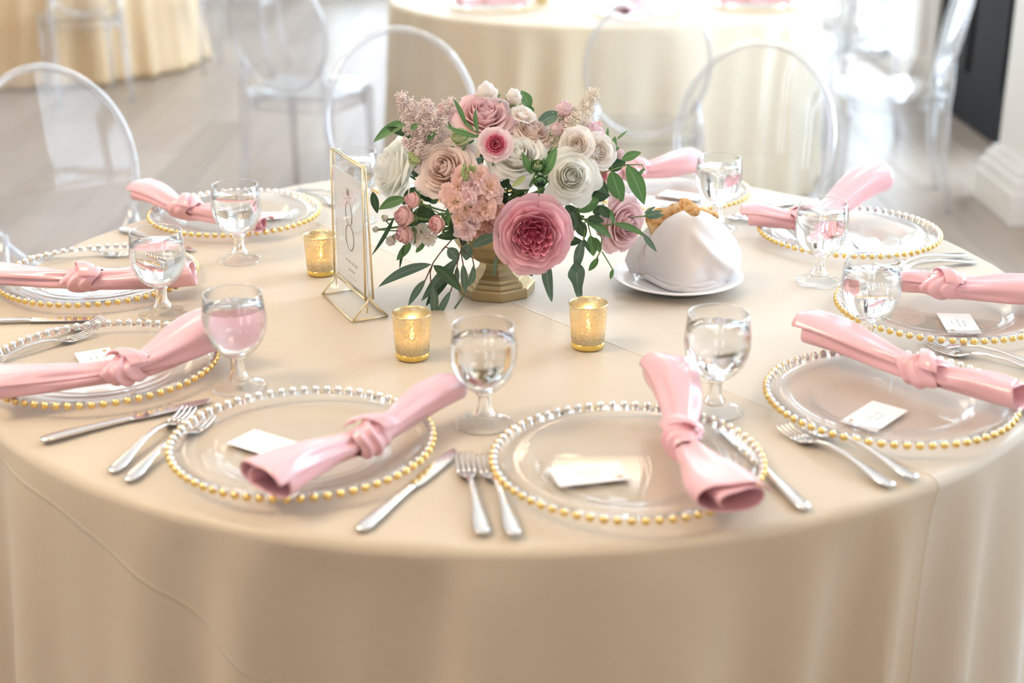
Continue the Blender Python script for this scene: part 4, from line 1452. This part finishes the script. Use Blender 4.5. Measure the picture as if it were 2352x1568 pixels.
def rose(px, py, Y, d, R, mats, label, seed, style='open', cat='rose', group='roses in the centrepiece', name='rose', stem=True):
    """mats = (inner, outer). styles: open, garden, cup, bud"""
    rd = random.Random(seed)
    loc = aty(px, py, Y)
    d = Vector(d).normalized()
    depth = {'open': 0.62, 'garden': 0.55, 'cup': 0.62, 'bud': 0.85}[style]
    base = loc - d * R * depth
    root = empty(name)
    root.matrix_basis = axis_matrix(base, d, rd.uniform(0, 6.3))
    inner, outer = mats
    def P(mat, *a, **k):
        b = MB(); petal(b, *a, rd=rd, R=R, **k)
        b.build('petal', mat, root)
    if style == 'open':
        b = MB(); core_spiral(b, R, 0.86, 3.2, 0.02, 0.17, 0.12, rd); b.build('petal_heart', inner, root)
        L = [(3, 0.14, 0.22, 0.17, 0.96, 1.05, 0.0), (3, 0.16, 0.30, 0.27, 0.95, 1.00, 0.05), (3, 0.17, 0.38, 0.38, 0.93, 0.95, 0.2), (4, 0.18, 0.46, 0.50, 0.90, 0.85, 0.4),
             (4, 0.18, 0.55, 0.64, 0.84, 0.85, 0.7), (5, 0.18, 0.63, 0.80, 0.76, 0.74, 1.0), (5, 0.18, 0.70, 0.98, 0.64, 0.70, 1.2), (6, 0.16, 0.70, 1.12, 0.46, 0.60, 1.3)]
        off = rd.uniform(0, 6)
        for k, (n, r0, rm, rt, H, wr, cu) in enumerate(L):
            off += 0.7
            for j in range(n):
                P(inner if k < 3 else outer, off + 2 * PI * j / n + rd.uniform(-0.12, 0.12), wr, r0, rm * rd.uniform(0.95, 1.05), rt * rd.uniform(0.94, 1.06), H * rd.uniform(0.96, 1.04), 0.02, cu, ruffle=0.012 + 0.022 * k / 7, point=0.10 + 0.34 * (k / 7) ** 2)
    elif style == 'garden':
        # quartered heart of ruffled petals in a ring of broad ones
        for k in range(26):
            q = k / 26
            rr = 0.06 + 0.42 * math.sqrt(q)
            P(inner, k * 2.4, 0.42 + 0.25 * (1 - q), 0.05, rr, rr * 1.08, 0.60 + 0.12 * q, 0.0, 0.1, nu=8, nv=5, ruffle=0.055, point=0.05)
        off = 0
        for (n, rm, rt, H, wr, cu, m) in ((6, 0.54, 0.56, 0.76, 0.60, 0.2, 0), (6, 0.64, 0.68, 0.76, 0.62, 0.35, 1), (6, 0.74, 0.82, 0.70, 0.62, 0.6, 1), (6, 0.82, 0.96, 0.60, 0.60, 0.9, 1), (6, 0.84, 1.10, 0.42, 0.62, 1.0, 1)):
            off += 0.5
            for j in range(n):
                P(outer, off + 2 * PI * j / n + rd.uniform(-0.1, 0.1), wr, 0.16, rm * rd.uniform(0.96, 1.04), rt * rd.uniform(0.95, 1.05), H * rd.uniform(0.95, 1.05), 0.0, cu, ruffle=0.030, point=0.26)
    elif style == 'cup':
        b = MB(); core_spiral(b, R, 0.62, 2.0, 0.06, 0.30, 0.10, rd); b.build('petal_heart', inner, root)
        off = 0
        for k, (n, rm, rt, H, wr, cu) in enumerate(((4, 0.40, 0.42, 0.74, 0.85, 0.1), (5, 0.52, 0.56, 0.78, 0.72, 0.2), (5, 0.66, 0.78, 0.76, 0.68, 0.5), (5, 0.76, 1.02, 0.66, 0.66, 0.9))):
            off += 0.6
            for j in range(n):
                P(inner if k < 2 else outer, off + 2 * PI * j / n + rd.uniform(-0.1, 0.1), wr, 0.14, rm, rt * rd.uniform(0.94, 1.06), H, 0.0, cu, ruffle=0.03, point=0.08)
    else:
        b = MB(); core_spiral(b, R, 1.50, 2.0, 0.06, 0.34, 0.10, rd); b.build('petal_heart', inner, root)
        off = 0
        for k, (n, rm, rt, H, wr, cu) in enumerate(((3, 0.52, 0.34, 1.62, 1.15, 0.05), (4, 0.68, 0.50, 1.54, 0.95, 0.3), (4, 0.80, 0.76, 1.30, 0.80, 0.9))):
            off += 0.7
            for j in range(n):
                P(inner if k == 0 else outer, off + 2 * PI * j / n, wr, 0.22, rm, rt * rd.uniform(0.95, 1.08), H * rd.uniform(0.95, 1.03), 0.0, cu, ruffle=0.02, point=0.12)
    MB().sphere((0, 0, 0.10 * R), 0.17 * R, 10, 8).build('flower_base', inner, root)
    if style == 'bud':
        MB().sphere((0, 0, -0.02 * R), 0.34 * R, 10, 8).build('receptacle', STEM, root)
        for j in range(5):
            b = MB(); petal(b, 2 * PI * j / 5, 0.34, 0.25, 0.80, 1.10, 0.65, -0.05, 0.9, rd, 4, 5, 0.02, 0.75, R)
            b.build('sepal', LEAF_MID, root)
    if stem:
        stem_to(root, base + d * R * 0.05, NECK + Vector((rd.uniform(-.03, .03), rd.uniform(-.02, .03), rd.uniform(-.01, .03))), bend=0.01)
    return tag(root, label, cat, group)

IV, BL, CR, MV = (P_IVORY, P_IVORY), (P_BLUSH, P_BLUSH), (P_CREAM, P_CREAM), (P_MAUVE, P_MAUVE)
GR = 'roses in the centrepiece'
rose(892, 388, -0.01, (-0.80, -0.35, 0.30), 0.058, IV, 'large ivory rose seen from the side, beside the table number sign', 1)
rose(1018, 385, -0.075, (-0.28, -0.82, 0.42), 0.052, BL, 'large blush rose at the left centre of the bouquet', 2)
rose(1112, 258, -0.02, (0.10, -0.52, 0.80), 0.050, MV, 'dusty pink rose at the top of the bouquet', 3)
rose(1138, 331, -0.105, (-0.05, -0.95, 0.28), 0.026, (P_HOT, P_PALEPINK), 'small pale pink rose with a bright pink heart', 4, 'cup')
rose(1190, 352, -0.055, (-0.05, -0.70, 0.70), 0.050, IV, 'white rose at the centre, beside the bright-hearted pink rose', 5)
rose(1314, 404, -0.085, (0.12, -0.90, 0.36), 0.046, IV, 'large white rose at the right centre above the votive', 6)
rose(1226, 542, -0.125, (0.02, -0.98, 0.10), 0.058, (P_HOT, P_PINK), 'big deep pink garden rose at the front over the urn', 7, 'garden')
rose(1440, 515, -0.03, (0.62, -0.68, 0.05), 0.048, MV, 'drooping dusty pink rose beside the bread pouch', 8)
rose(1325, 328, -0.06, (-0.10, -0.86, 0.45), 0.027, CR, 'creamy blush spray rose, left of the pair above the white rose', 9, 'cup')
rose(1380, 347, -0.05, (0.40, -0.85, 0.28), 0.030, CR, 'creamy blush spray rose, right of the pair above the white rose', 10, 'cup')
rose(1226, 296, -0.02, (0.25, -0.45, 0.80), 0.034, BL, 'blush rose behind the central white rose', 11)
rose(1366, 300, 0.0, (0.62, -0.30, 0.70), 0.030, (P_PALEPINK, P_PALEPINK), 'pink rose at the right behind the cream spray roses', 12)
rose(1020, 258, 0.0, (-0.2, -0.4, 0.9), 0.018, (P_BUD, P_PALEPINK), 'salmon pink rosebud between the feathery plume and the top rose', 13, 'bud')
rose(1118, 216, 0.01, (-0.15, -0.2, 0.95), 0.024, CR, 'cream bud at the very top, left of two', 14, 'bud')
rose(1180, 222, 0.0, (0.10, -0.15, 0.98), 0.017, CR, 'cream bud at the very top, right of two', 15, 'bud')
rose(1203, 258, -0.02, (0.25, -0.45, 0.85), 0.020, CR, 'small white ruffled bloom under the top right bud', 16, 'cup')
rose(1297, 250, -0.01, (0.12, -0.25, 0.95), 0.018, (P_PALEPINK, P_PALEPINK), 'round pink bud standing highest on the right', 17, 'bud')
rose(1281, 296, -0.03, (0.0, -0.35, 0.93), 0.015, (P_PALEPINK, P_PALEPINK), 'pale pink bud below the highest right bud', 18, 'bud')
rose(1306, 280, -0.02, (0.30, -0.35, 0.88), 0.014, (P_PALEPINK, P_PALEPINK), 'small pink bud tucked into the right feathery plume', 19, 'bud')
rose(947, 460, -0.09, (-0.72, -0.50, 0.42), 0.0165, (P_BUD, P_BUD), 'pink spray rosebud, topmost of the left bud cluster', 20, 'bud')
rose(928, 498, -0.09, (-0.74, -0.55, 0.30), 0.021, (P_BUD, P_BUD), 'pink spray rosebud, largest of the left bud cluster', 21, 'bud')
rose(929, 538, -0.09, (-0.72, -0.62, -0.05), 0.0195, (P_BUD, P_BUD), 'pink spray rosebud, lowest of the left bud cluster', 22, 'bud')
rose(1003, 515, -0.11, (-0.55, -0.80, 0.18), 0.0180, (P_BUD, P_BUD), 'pink spray rosebud nearest the urn on the left', 23, 'bud')
rose(1421, 353, 0.02, (0.6, -0.4, 0.5), 0.012, (P_PALEPINK, P_PALEPINK), 'tiny pink bud at the right edge among leaves', 24, 'bud')
rose(1374, 287, 0.02, (0.5, 0.0, 0.85), 0.009, (P_BUD, P_BUD), 'tiny salmon bud above the right pink rose', 25, 'bud')
rose(1058, 315, -0.06, (-0.25, -0.55, 0.75), 0.019, (P_GREEN, P_GREEN), 'pale green lisianthus bud above the blush rose', 26, 'bud', 'flower bud', 'green buds')
rose(952, 364, -0.05, (-0.5, -0.5, 0.6), 0.014, (P_GREEN, P_GREEN), 'pale green bud left of the blush rose', 27, 'bud', 'flower bud', 'green buds')
rose(1235, 382, -0.12, (0.05, -0.75, 0.65), 0.014, (P_GREEN, LEAF_MID), 'spiky green bud between the two white roses', 28, 'bud', 'flower bud', 'green buds')
rose(1241, 416, -0.12, (0.05, -0.85, -0.2), 0.013, (LEAF_EUC, LEAF_MID), 'dark green bud under the spiky green bud', 29, 'bud', 'flower bud', 'green buds')
rose(897, 553, -0.08, (-0.6, -0.4, -0.6), 0.011, (P_CREAM, P_CREAM), 'white hanging bud left of the lowest pink rosebud', 30, 'bud', 'flower bud', 'white buds on the left')
rose(862, 527, -0.06, (-0.95, -0.3, 0.1), 0.0065, (P_GREEN, P_CREAM), 'tiny greenish bud nearest the sign edge', 31, 'bud', 'flower bud', 'white buds on the left')
rose(883, 500, -0.06, (-0.7, -0.3, 0.6), 0.0065, (P_GREEN, P_CREAM), 'tiny greenish bud above the white hanging bud', 32, 'bud', 'flower bud', 'white buds on the left')

# ruffled florets on a stock stem
def floret(root, loc, d, R, mat, rd, name='floret'):
    b = MB()
    for ring, n, rt, H in ((0, 5, 1.0, 0.35), (1, 4, 0.62, 0.62), (2, 3, 0.34, 0.75)):
        off = rd.uniform(0, 6)
        for j in range(n):
            petal(b, off + 2 * PI * j / n, 0.62 + 0.15 * ring, 0.05, rt * 0.7, rt * rd.uniform(0.9, 1.1), H, 0.0, 0.6 - 0.2 * ring, rd, 6, 4, 0.10, 0.05, R)
    o = b.build(name, mat, root)
    o.matrix_basis = axis_matrix(loc, d, rd.uniform(0, 6))
    return o
def stock(pts, label, seed, mat, Rr, Y, group='stock stems'):
    rd = random.Random(seed)
    root = empty('stock_flower')
    c0 = aty(pts[0][0], pts[0][1], Y)
    cen = sum((aty(p[0], p[1], Y) for p in pts), Vector()) / len(pts)
    for (px, py) in pts:
        p = aty(px, py, Y + rd.uniform(-0.012, 0.012))
        d = Vector((rd.uniform(-0.35, 0.35) + (p.x - cen.x) * 9, -0.85, rd.uniform(-0.1, 0.4) + (p.z - cen.z) * 6))
        floret(root, p, d, Rr * rd.uniform(0.8, 1.2), P_PALEPINK if (mat is P_STOCK and rd.random() < 0.3) else mat, rd)
    stem_to(root, cen + Vector((0, 0.012, 0.01)), NECK, r=0.003)
    return tag(root, label, 'flower', group)
stock([(1052, 432), (1085, 425), (1122, 428), (1045, 462), (1078, 450), (1110, 458), (1068, 482), (1100, 488), (1058, 505), (1085, 512), (1100, 400), (1032, 445), (1128, 450), (1065, 408), (1115, 478), (1070, 528)], 'peach pink ruffled stock blossoms spilling below the blush rose', 61, P_STOCK, 0.0165, -0.105)
stock([(1145, 490), (1150, 512), (1120, 515), (1105, 528), (1165, 505), (1130, 500)], 'dusky peach stock blossoms shaded beside the big pink rose', 62, P_STOCKD, 0.017, -0.085)
stock([(968, 534), (985, 545), (958, 548)], 'small white blossoms behind the left pink rosebuds', 63, P_CREAM, 0.014, -0.07)
bd = empty('stock_buds'); rd = random.Random(8)
for k in range(9):
    p = aty(1075 + rd.uniform(-14, 14), 398 + rd.uniform(-16, 12), -0.115)
    o = MB().sphere((0, 0, 0), 0.0042, 8, 6, sc=(0.8, 0.8, 1.7)).build('green_bud', LEAF_PALE, bd)
    o.matrix_basis = axis_matrix(p, (rd.uniform(-.4, .4), -0.4, 0.8))
tag(bd, 'cluster of yellow-green buds at the tip of the peach stock', 'flower bud')

# feathery astilbe plumes
def astilbe(base, tip, n_br, spread, Y, label, seed, mat, dens):
    rd = random.Random(seed)
    root = empty('astilbe_plume')
    p0, p1 = aty(base[0], base[1], Y), aty(tip[0], tip[1], Y + 0.01)
    st = MB().tube([p0, (p0 + p1) / 2 + Vector((0.003, 0, 0)), p1], [0.0016, 0.001, 0.0004], 5)
    br = MB()
    for k in range(n_br):
        t = (k + 0.5) / n_br
        c = p0.lerp(p1, t)
        an = k * 2.4
        ln = spread * (1 - t) ** 0.8 * rd.uniform(0.75, 1.1) + 0.006
        d = (p1 - p0).normalized() * 0.75 + Vector((math.cos(an), math.sin(an) * 0.7, 0.15)) * 0.9
        d.normalize()
        e = c + d * ln
        st.tube([c, e], [0.0006, 0.0002], 4)
        for j in range(int(dens * (0.4 + ln / spread))):
            q = rd.random() ** 0.8
            rr = 0.006 * (1 - q * 0.75) + 0.0015
            pos = c.lerp(e, q) + Vector((rd.gauss(0, 1), rd.gauss(0, 1), rd.gauss(0, 1))) * rr * 0.62
            r = rd.uniform(0.0007, 0.0015)
            x, y, z = pos
            br.add([(x + r, y, z), (x - r, y, z), (x, y + r, z), (x, y - r, z), (x, y, z + r), (x, y, z - r)],
                   [(0, 2, 4), (2, 1, 4), (1, 3, 4), (3, 0, 4), (2, 0, 5), (1, 2, 5), (3, 1, 5), (0, 3, 5)])
    st.build('branch', ASTILBE2, root)
    tag(br.build('florets', mat, root), kind='stuff')
    stem_to(root, p0, NECK, r=0.0014)
    return tag(root, label, 'flower', 'astilbe plumes')
astilbe((990, 352), (921, 222), 26, 0.040, -0.03, 'pale pink feathery astilbe plume, tallest at the upper left', 71, ASTILBE, 130)
astilbe((1010, 345), (976, 238), 20, 0.034, -0.045, 'pale pink astilbe plume, middle one at the upper left', 72, ASTILBE, 120)
astilbe((975, 348), (1036, 232), 20, 0.028, -0.02, 'pale pink astilbe plume leaning right beside the salmon rosebud', 73, ASTILBE, 100)
astilbe((985, 372), (930, 325), 12, 0.022, -0.055, 'short pink astilbe plume just above the ivory side-on rose', 74, ASTILBE, 100)
astilbe((1300, 330), (1365, 212), 24, 0.034, -0.01, 'cream astilbe plume at the upper right', 75, ASTILBE2, 80)
astilbe((1268, 345), (1330, 268), 16, 0.024, -0.035, 'short cream astilbe plume among the right pink buds', 76, ASTILBE2, 90)

# ------------------------------------------------------------------ leaves
TOCAM = Vector((0, -0.92, 0.38))
def leaf(root, p0, p1, w, mat, bend=(0, 0), n=None, fold=0.25, rd=random, wave=0.0, shape=0.85):
    """p0 base, p1 tip in world, w = half width; bend = (sideways, towards the viewer) as part of its length"""
    p0, p1 = Vector(p0), Vector(p1)
    L = (p1 - p0).length
    d = (p1 - p0).normalized()
    nrm = Vector(n) if n else TOCAM + Vector((rd.uniform(-.35, .35), rd.uniform(-.2, .2), rd.uniform(-.3, .3)))
    nrm = (nrm - d * nrm.dot(d)).normalized()
    side = d.cross(nrm).normalized()
    mid = (p0 + p1) / 2 + side * bend[0] * L + nrm * bend[1] * L
    ph = rd.uniform(0, 6.3)
    def fn(u, t):
        c = p0 * (1 - t) ** 2 + mid * 2 * t * (1 - t) + p1 * t * t
        ww = w * (math.sin(PI * min(1, max(0, t)) ** shape) ** 0.85 if 0 < t < 1 else 0.0) + 0.0003
        x = (u - 0.5) * 2
        q = c + side * x * ww + nrm * (abs(x) ** 1.5 * ww * fold + wave * w * math.sin(9 * t + ph) * x * abs(x))
        return tuple(q)
    b = MB().grid(fn, 4, 12)
    return b.build('leaf', mat, root)
PXM = 1430.0
def sprig(label, Y, leaves, stems=(), mat=LEAF_MID, name='leaf_sprig', seed=0, stem_mat=None, cat='foliage', group='leaf sprigs in the centrepiece'):
    rd = random.Random(seed)
    root = empty(name)
    for st in stems:
        pts = [aty(x, y, Y) for x, y in st]
        MB().tube(pts, 0.0011, 6).build('stem', stem_mat or STEM, root)
    for lf in leaves:
        b0, t0, w = lf[0], lf[1], lf[2]
        kw = dict(lf[3]) if len(lf) > 3 else {}
        dy0, dy1 = kw.pop('dy', (0.0, 0.0))
        m = kw.pop('mat', mat)
        leaf(root, aty(b0[0], b0[1], Y + dy0), aty(t0[0], t0[1], Y + dy1), w / 2 / PXM, m, rd=rd, **kw)
    return tag(root, label, cat, group)
sprig('hanging eucalyptus sprig with long grey-green leaves left of the urn foot', -0.085,
      [((991, 607), (869, 659), 24, dict(bend=(0.13, 0.0))), ((995, 609), (1060, 670), 26, dict(mat=LEAF_DARK, bend=(-0.10, 0.02), dy=(-0.004, -0.012))),
       ((977, 643), (938, 702), 17, dict(bend=(0.05, 0))), ((993, 655), (995, 733), 19, dict(bend=(-0.08, 0.03)))],
      [[(1045, 535), (1036, 552), (1010, 582), (995, 603), (988, 626), (990, 655)], [(995, 603), (985, 625), (976, 645)], [(1015, 575), (1022, 566), (1030, 570)]], LEAF_EUC, 'eucalyptus_sprig', 1, TWIG)
sprig('broad eucalyptus leaves hanging in front of the urn', -0.075,
      [((1052, 592), (968, 691), 28, dict(bend=(0.03, 0))), ((1046, 600), (978, 703), 26, dict(mat=LEAF_DARK, dy=(0.008, 0.008))), ((1035, 668), (995, 743), 15, dict(dy=(-0.01, -0.01))),
       ((1050, 612), (1048, 662), 12), ((1063, 607), (1069, 674), 17), ((1088, 609), (1071, 660), 15, dict(bend=(-0.25, 0.05))),
       ((1029, 569), (1054, 598), 26), ((1076, 560), (1070, 598), 26), ((1067, 676), (1033, 724), 4), ((1140, 586), (1134, 636), 8, dict(dy=(-0.03, -0.03))),
       ((1084, 566), (1155, 540), 22, dict(bend=(-0.1, 0), mat=LEAF_EUC, dy=(-0.01, -0.04)))],
      [[(1066, 540), (1060, 570), (1052, 594), (1048, 625), (1035, 670)], [(1058, 575), (1064, 608)], [(1060, 572), (1085, 592), (1089, 612)]], LEAF_EUC, 'eucalyptus_sprig', 2, TWIG)
sprig('dark pointed leaf pair arching over the ivory side-on rose', -0.02,
      [((940, 278), (858, 326), 24, dict(bend=(0.12, 0))), ((888, 293), (952, 320), 16, dict(mat=LEAF_DARK, bend=(-0.1, 0)))], [[(940, 278), (965, 300), (990, 350)]], LEAF_MID, seed=3)
sprig('slender upright green bud leaves in front of the top dusty rose', -0.085,
      [((1070, 288), (1041, 226), 10, dict(bend=(0.08, 0))), ((1099, 304), (1093, 250), 10, dict(bend=(-0.12, 0))), ((1103, 314), (1024, 288), 11, dict(bend=(-0.12, 0))), ((1090, 300), (1060, 270), 6)],
      [[(1068, 285), (1092, 303), (1104, 316), (1112, 345)]], LEAF_MID, seed=4)
sprig('small green leaves poking through the left astilbe', -0.06,
      [((944, 298), (960, 284), 12), ((981, 323), (1004, 298), 11), ((966, 372), (936, 350), 20, dict(mat=LEAF_PALE))], [], LEAF_MID, seed=5)
sprig('green leaf behind the top cream buds', 0.015, [((1219, 246), (1196, 208), 26), ((1222, 262), (1214, 240), 18)], [[(1219, 246), (1210, 290)]], LEAF_MID, seed=6)
sprig('broad grey-green leaf below the highest right pink bud', 0.0, [((1288, 260), (1229, 292), 30, dict(bend=(0.1, 0)))], [[(1288, 262), (1275, 310)]], LEAF_EUC, seed=7)
sprig('bright green leaves cupping the spiky bud between the white roses', -0.115,
      [((1222, 400), (1199, 350), 16), ((1252, 403), (1279, 336), 24), ((1208, 404), (1175, 430), 12, dict(mat=LEAF_PALE)), ((1228, 398), (1222, 362), 12), ((1244, 400), (1250, 362), 14), ((1236, 440), (1258, 402), 14)], [[(1240, 400), (1238, 450)]], LEAF_MID, seed=8)
sprig('large bright leaf pair at the right edge of the bouquet', -0.03,
      [((1440, 378), (1480, 470), 36, dict(bend=(-0.06, 0))), ((1404, 392), (1430, 464), 38, dict(bend=(0.03, 0))), ((1428, 368), (1473, 350), 20, dict(bend=(-0.1, 0))), ((1404, 350), (1413, 313), 15), ((1398, 345), (1423, 340), 12), ((1394, 325), (1396, 293), 6), ((1417, 320), (1441, 300), 5), ((1464, 405), (1480, 386), 8)],
      [[(1368, 402), (1405, 390), (1437, 380)], [(1405, 392), (1408, 350)], [(1430, 378), (1475, 378), (1482, 392)]], LEAF_MID, seed=9)
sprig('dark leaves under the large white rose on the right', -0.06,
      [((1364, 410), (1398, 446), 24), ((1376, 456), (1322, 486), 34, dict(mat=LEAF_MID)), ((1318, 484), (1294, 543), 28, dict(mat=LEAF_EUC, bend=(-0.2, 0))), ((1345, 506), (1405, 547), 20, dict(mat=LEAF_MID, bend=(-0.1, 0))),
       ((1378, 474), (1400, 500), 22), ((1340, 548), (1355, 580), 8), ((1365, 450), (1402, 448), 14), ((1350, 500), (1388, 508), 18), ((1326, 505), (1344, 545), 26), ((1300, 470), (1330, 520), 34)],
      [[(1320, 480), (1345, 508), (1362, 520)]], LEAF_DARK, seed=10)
sprig('curling green stem with hanging buds on the right', -0.055,
      [((1356, 540), (1363, 588), 24, dict(fold=0.6)), ((1374, 592), (1352, 622), 14, dict(fold=0.7)), ((1366, 545), (1378, 580), 16, dict(fold=0.6)), ((1408, 618), (1402, 641), 9), ((1392, 478), (1412, 512), 14, dict(fold=0.6))],
      [[(1345, 508), (1338, 525), (1342, 548)], [(1345, 505), (1372, 520), (1382, 548), (1380, 575), (1368, 598)], [(1350, 512), (1357, 540)], [(1383, 578), (1395, 598), (1408, 620)], [(1384, 468), (1396, 486), (1408, 510), (1412, 515)]], LEAF_MID, seed=11)
sprig('long hanging wavy eucalyptus leaf behind the right votive', -0.06,
      [((1339, 550), (1324, 625), 22, dict(wave=0.5, bend=(0.06, 0.0))), ((1327, 596), (1333, 684), 36, dict(wave=0.6, bend=(0.10, 0)))], [[(1345, 515), (1340, 552)]], LEAF_EUC, 'eucalyptus_sprig', seed=12)
sprig('hanging eucalyptus leaf under the big pink rose', -0.075,
      [((1254, 590), (1268, 692), 24, dict(wave=0.4, bend=(0.06, 0))), ((1212, 618), (1223, 634), 12, dict(mat=LEAF_DARK))], [], LEAF_EUC, 'eucalyptus_sprig', seed=13)
sprig('narrow leaf trailing over the bread pouch', -0.055,
      [((1410, 513), (1484, 543), 15, dict(bend=(-0.12, 0))), ((1476, 536), (1508, 578), 12, dict(mat=LEAF_EUC))], [[(1385, 520), (1411, 513)]], LEAF_MID, seed=14)
sprig('grey-green bud tip pointing at the crackers', -0.03,
      [((1478, 497), (1522, 484), 12), ((1485, 499), (1526, 494), 12), ((1480, 490), (1505, 474), 8)], [[(1440, 500), (1480, 496), (1510, 492)]], LEAF_EUC, seed=15)
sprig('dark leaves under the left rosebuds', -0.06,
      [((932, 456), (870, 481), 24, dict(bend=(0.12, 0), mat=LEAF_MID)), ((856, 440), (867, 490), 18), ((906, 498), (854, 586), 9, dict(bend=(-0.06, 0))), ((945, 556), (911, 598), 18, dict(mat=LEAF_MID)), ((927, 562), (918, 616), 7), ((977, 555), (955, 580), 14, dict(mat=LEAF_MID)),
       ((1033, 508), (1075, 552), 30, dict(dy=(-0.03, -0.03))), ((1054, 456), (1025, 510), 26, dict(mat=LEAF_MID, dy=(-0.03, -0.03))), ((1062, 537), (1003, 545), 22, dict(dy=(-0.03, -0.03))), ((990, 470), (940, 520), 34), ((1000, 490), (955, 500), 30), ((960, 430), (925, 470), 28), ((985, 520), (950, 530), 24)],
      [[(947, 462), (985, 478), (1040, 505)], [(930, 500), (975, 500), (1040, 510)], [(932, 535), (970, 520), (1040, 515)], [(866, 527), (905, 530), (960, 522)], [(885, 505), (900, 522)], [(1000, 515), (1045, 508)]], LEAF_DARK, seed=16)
# dense dark greenery between the blooms
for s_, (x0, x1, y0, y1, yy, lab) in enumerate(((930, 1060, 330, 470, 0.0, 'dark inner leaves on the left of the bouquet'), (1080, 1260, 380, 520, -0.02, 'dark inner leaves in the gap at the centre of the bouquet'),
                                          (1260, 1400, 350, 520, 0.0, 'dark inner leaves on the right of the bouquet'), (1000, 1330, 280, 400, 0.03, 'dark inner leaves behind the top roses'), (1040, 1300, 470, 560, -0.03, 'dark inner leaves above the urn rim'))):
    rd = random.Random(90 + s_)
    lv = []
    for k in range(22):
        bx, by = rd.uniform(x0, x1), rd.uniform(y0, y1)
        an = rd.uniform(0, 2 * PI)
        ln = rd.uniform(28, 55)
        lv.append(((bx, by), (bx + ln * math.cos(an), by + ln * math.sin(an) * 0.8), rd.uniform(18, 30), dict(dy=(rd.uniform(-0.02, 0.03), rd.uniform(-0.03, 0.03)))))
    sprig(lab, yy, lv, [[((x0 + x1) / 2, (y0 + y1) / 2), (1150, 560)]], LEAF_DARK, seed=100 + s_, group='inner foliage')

# ------------------------------------------------------------------ place settings on the table behind
bgl = ['at the left of', 'in the middle of', 'at the right of']
for i, (x, y) in enumerate(((-0.07, 3.40), (0.47, 3.21), (0.95, 3.40))):
    c = copy_tree(charger0)
    c.location = (x, y, TZ + 0.0005); c.rotation_euler = (0, 0, 0)
    tag(c, 'blurred charger plate %s the near edge of the cream table' % bgl[i], 'charger plate', 'beaded glass chargers')
    an = [0.15, 1.1, -0.1][i]
    dx, dy_ = math.cos(an) * 0.13, math.sin(an) * 0.13
    napkin((x, y), [(x - dx, y - dy_), (x + dx, y + dy_)], 'blurred pink napkin %s the near edge of the cream table' % bgl[i], 200 + i)
    g = copy_tree(gob0)
    g.location = (x + [0.27, -0.23, -0.25][i], y + 0.16, TZ + 0.0005)
    tag(g, 'blurred water goblet %s the cream table behind' % bgl[i], 'goblet', 'water goblets')
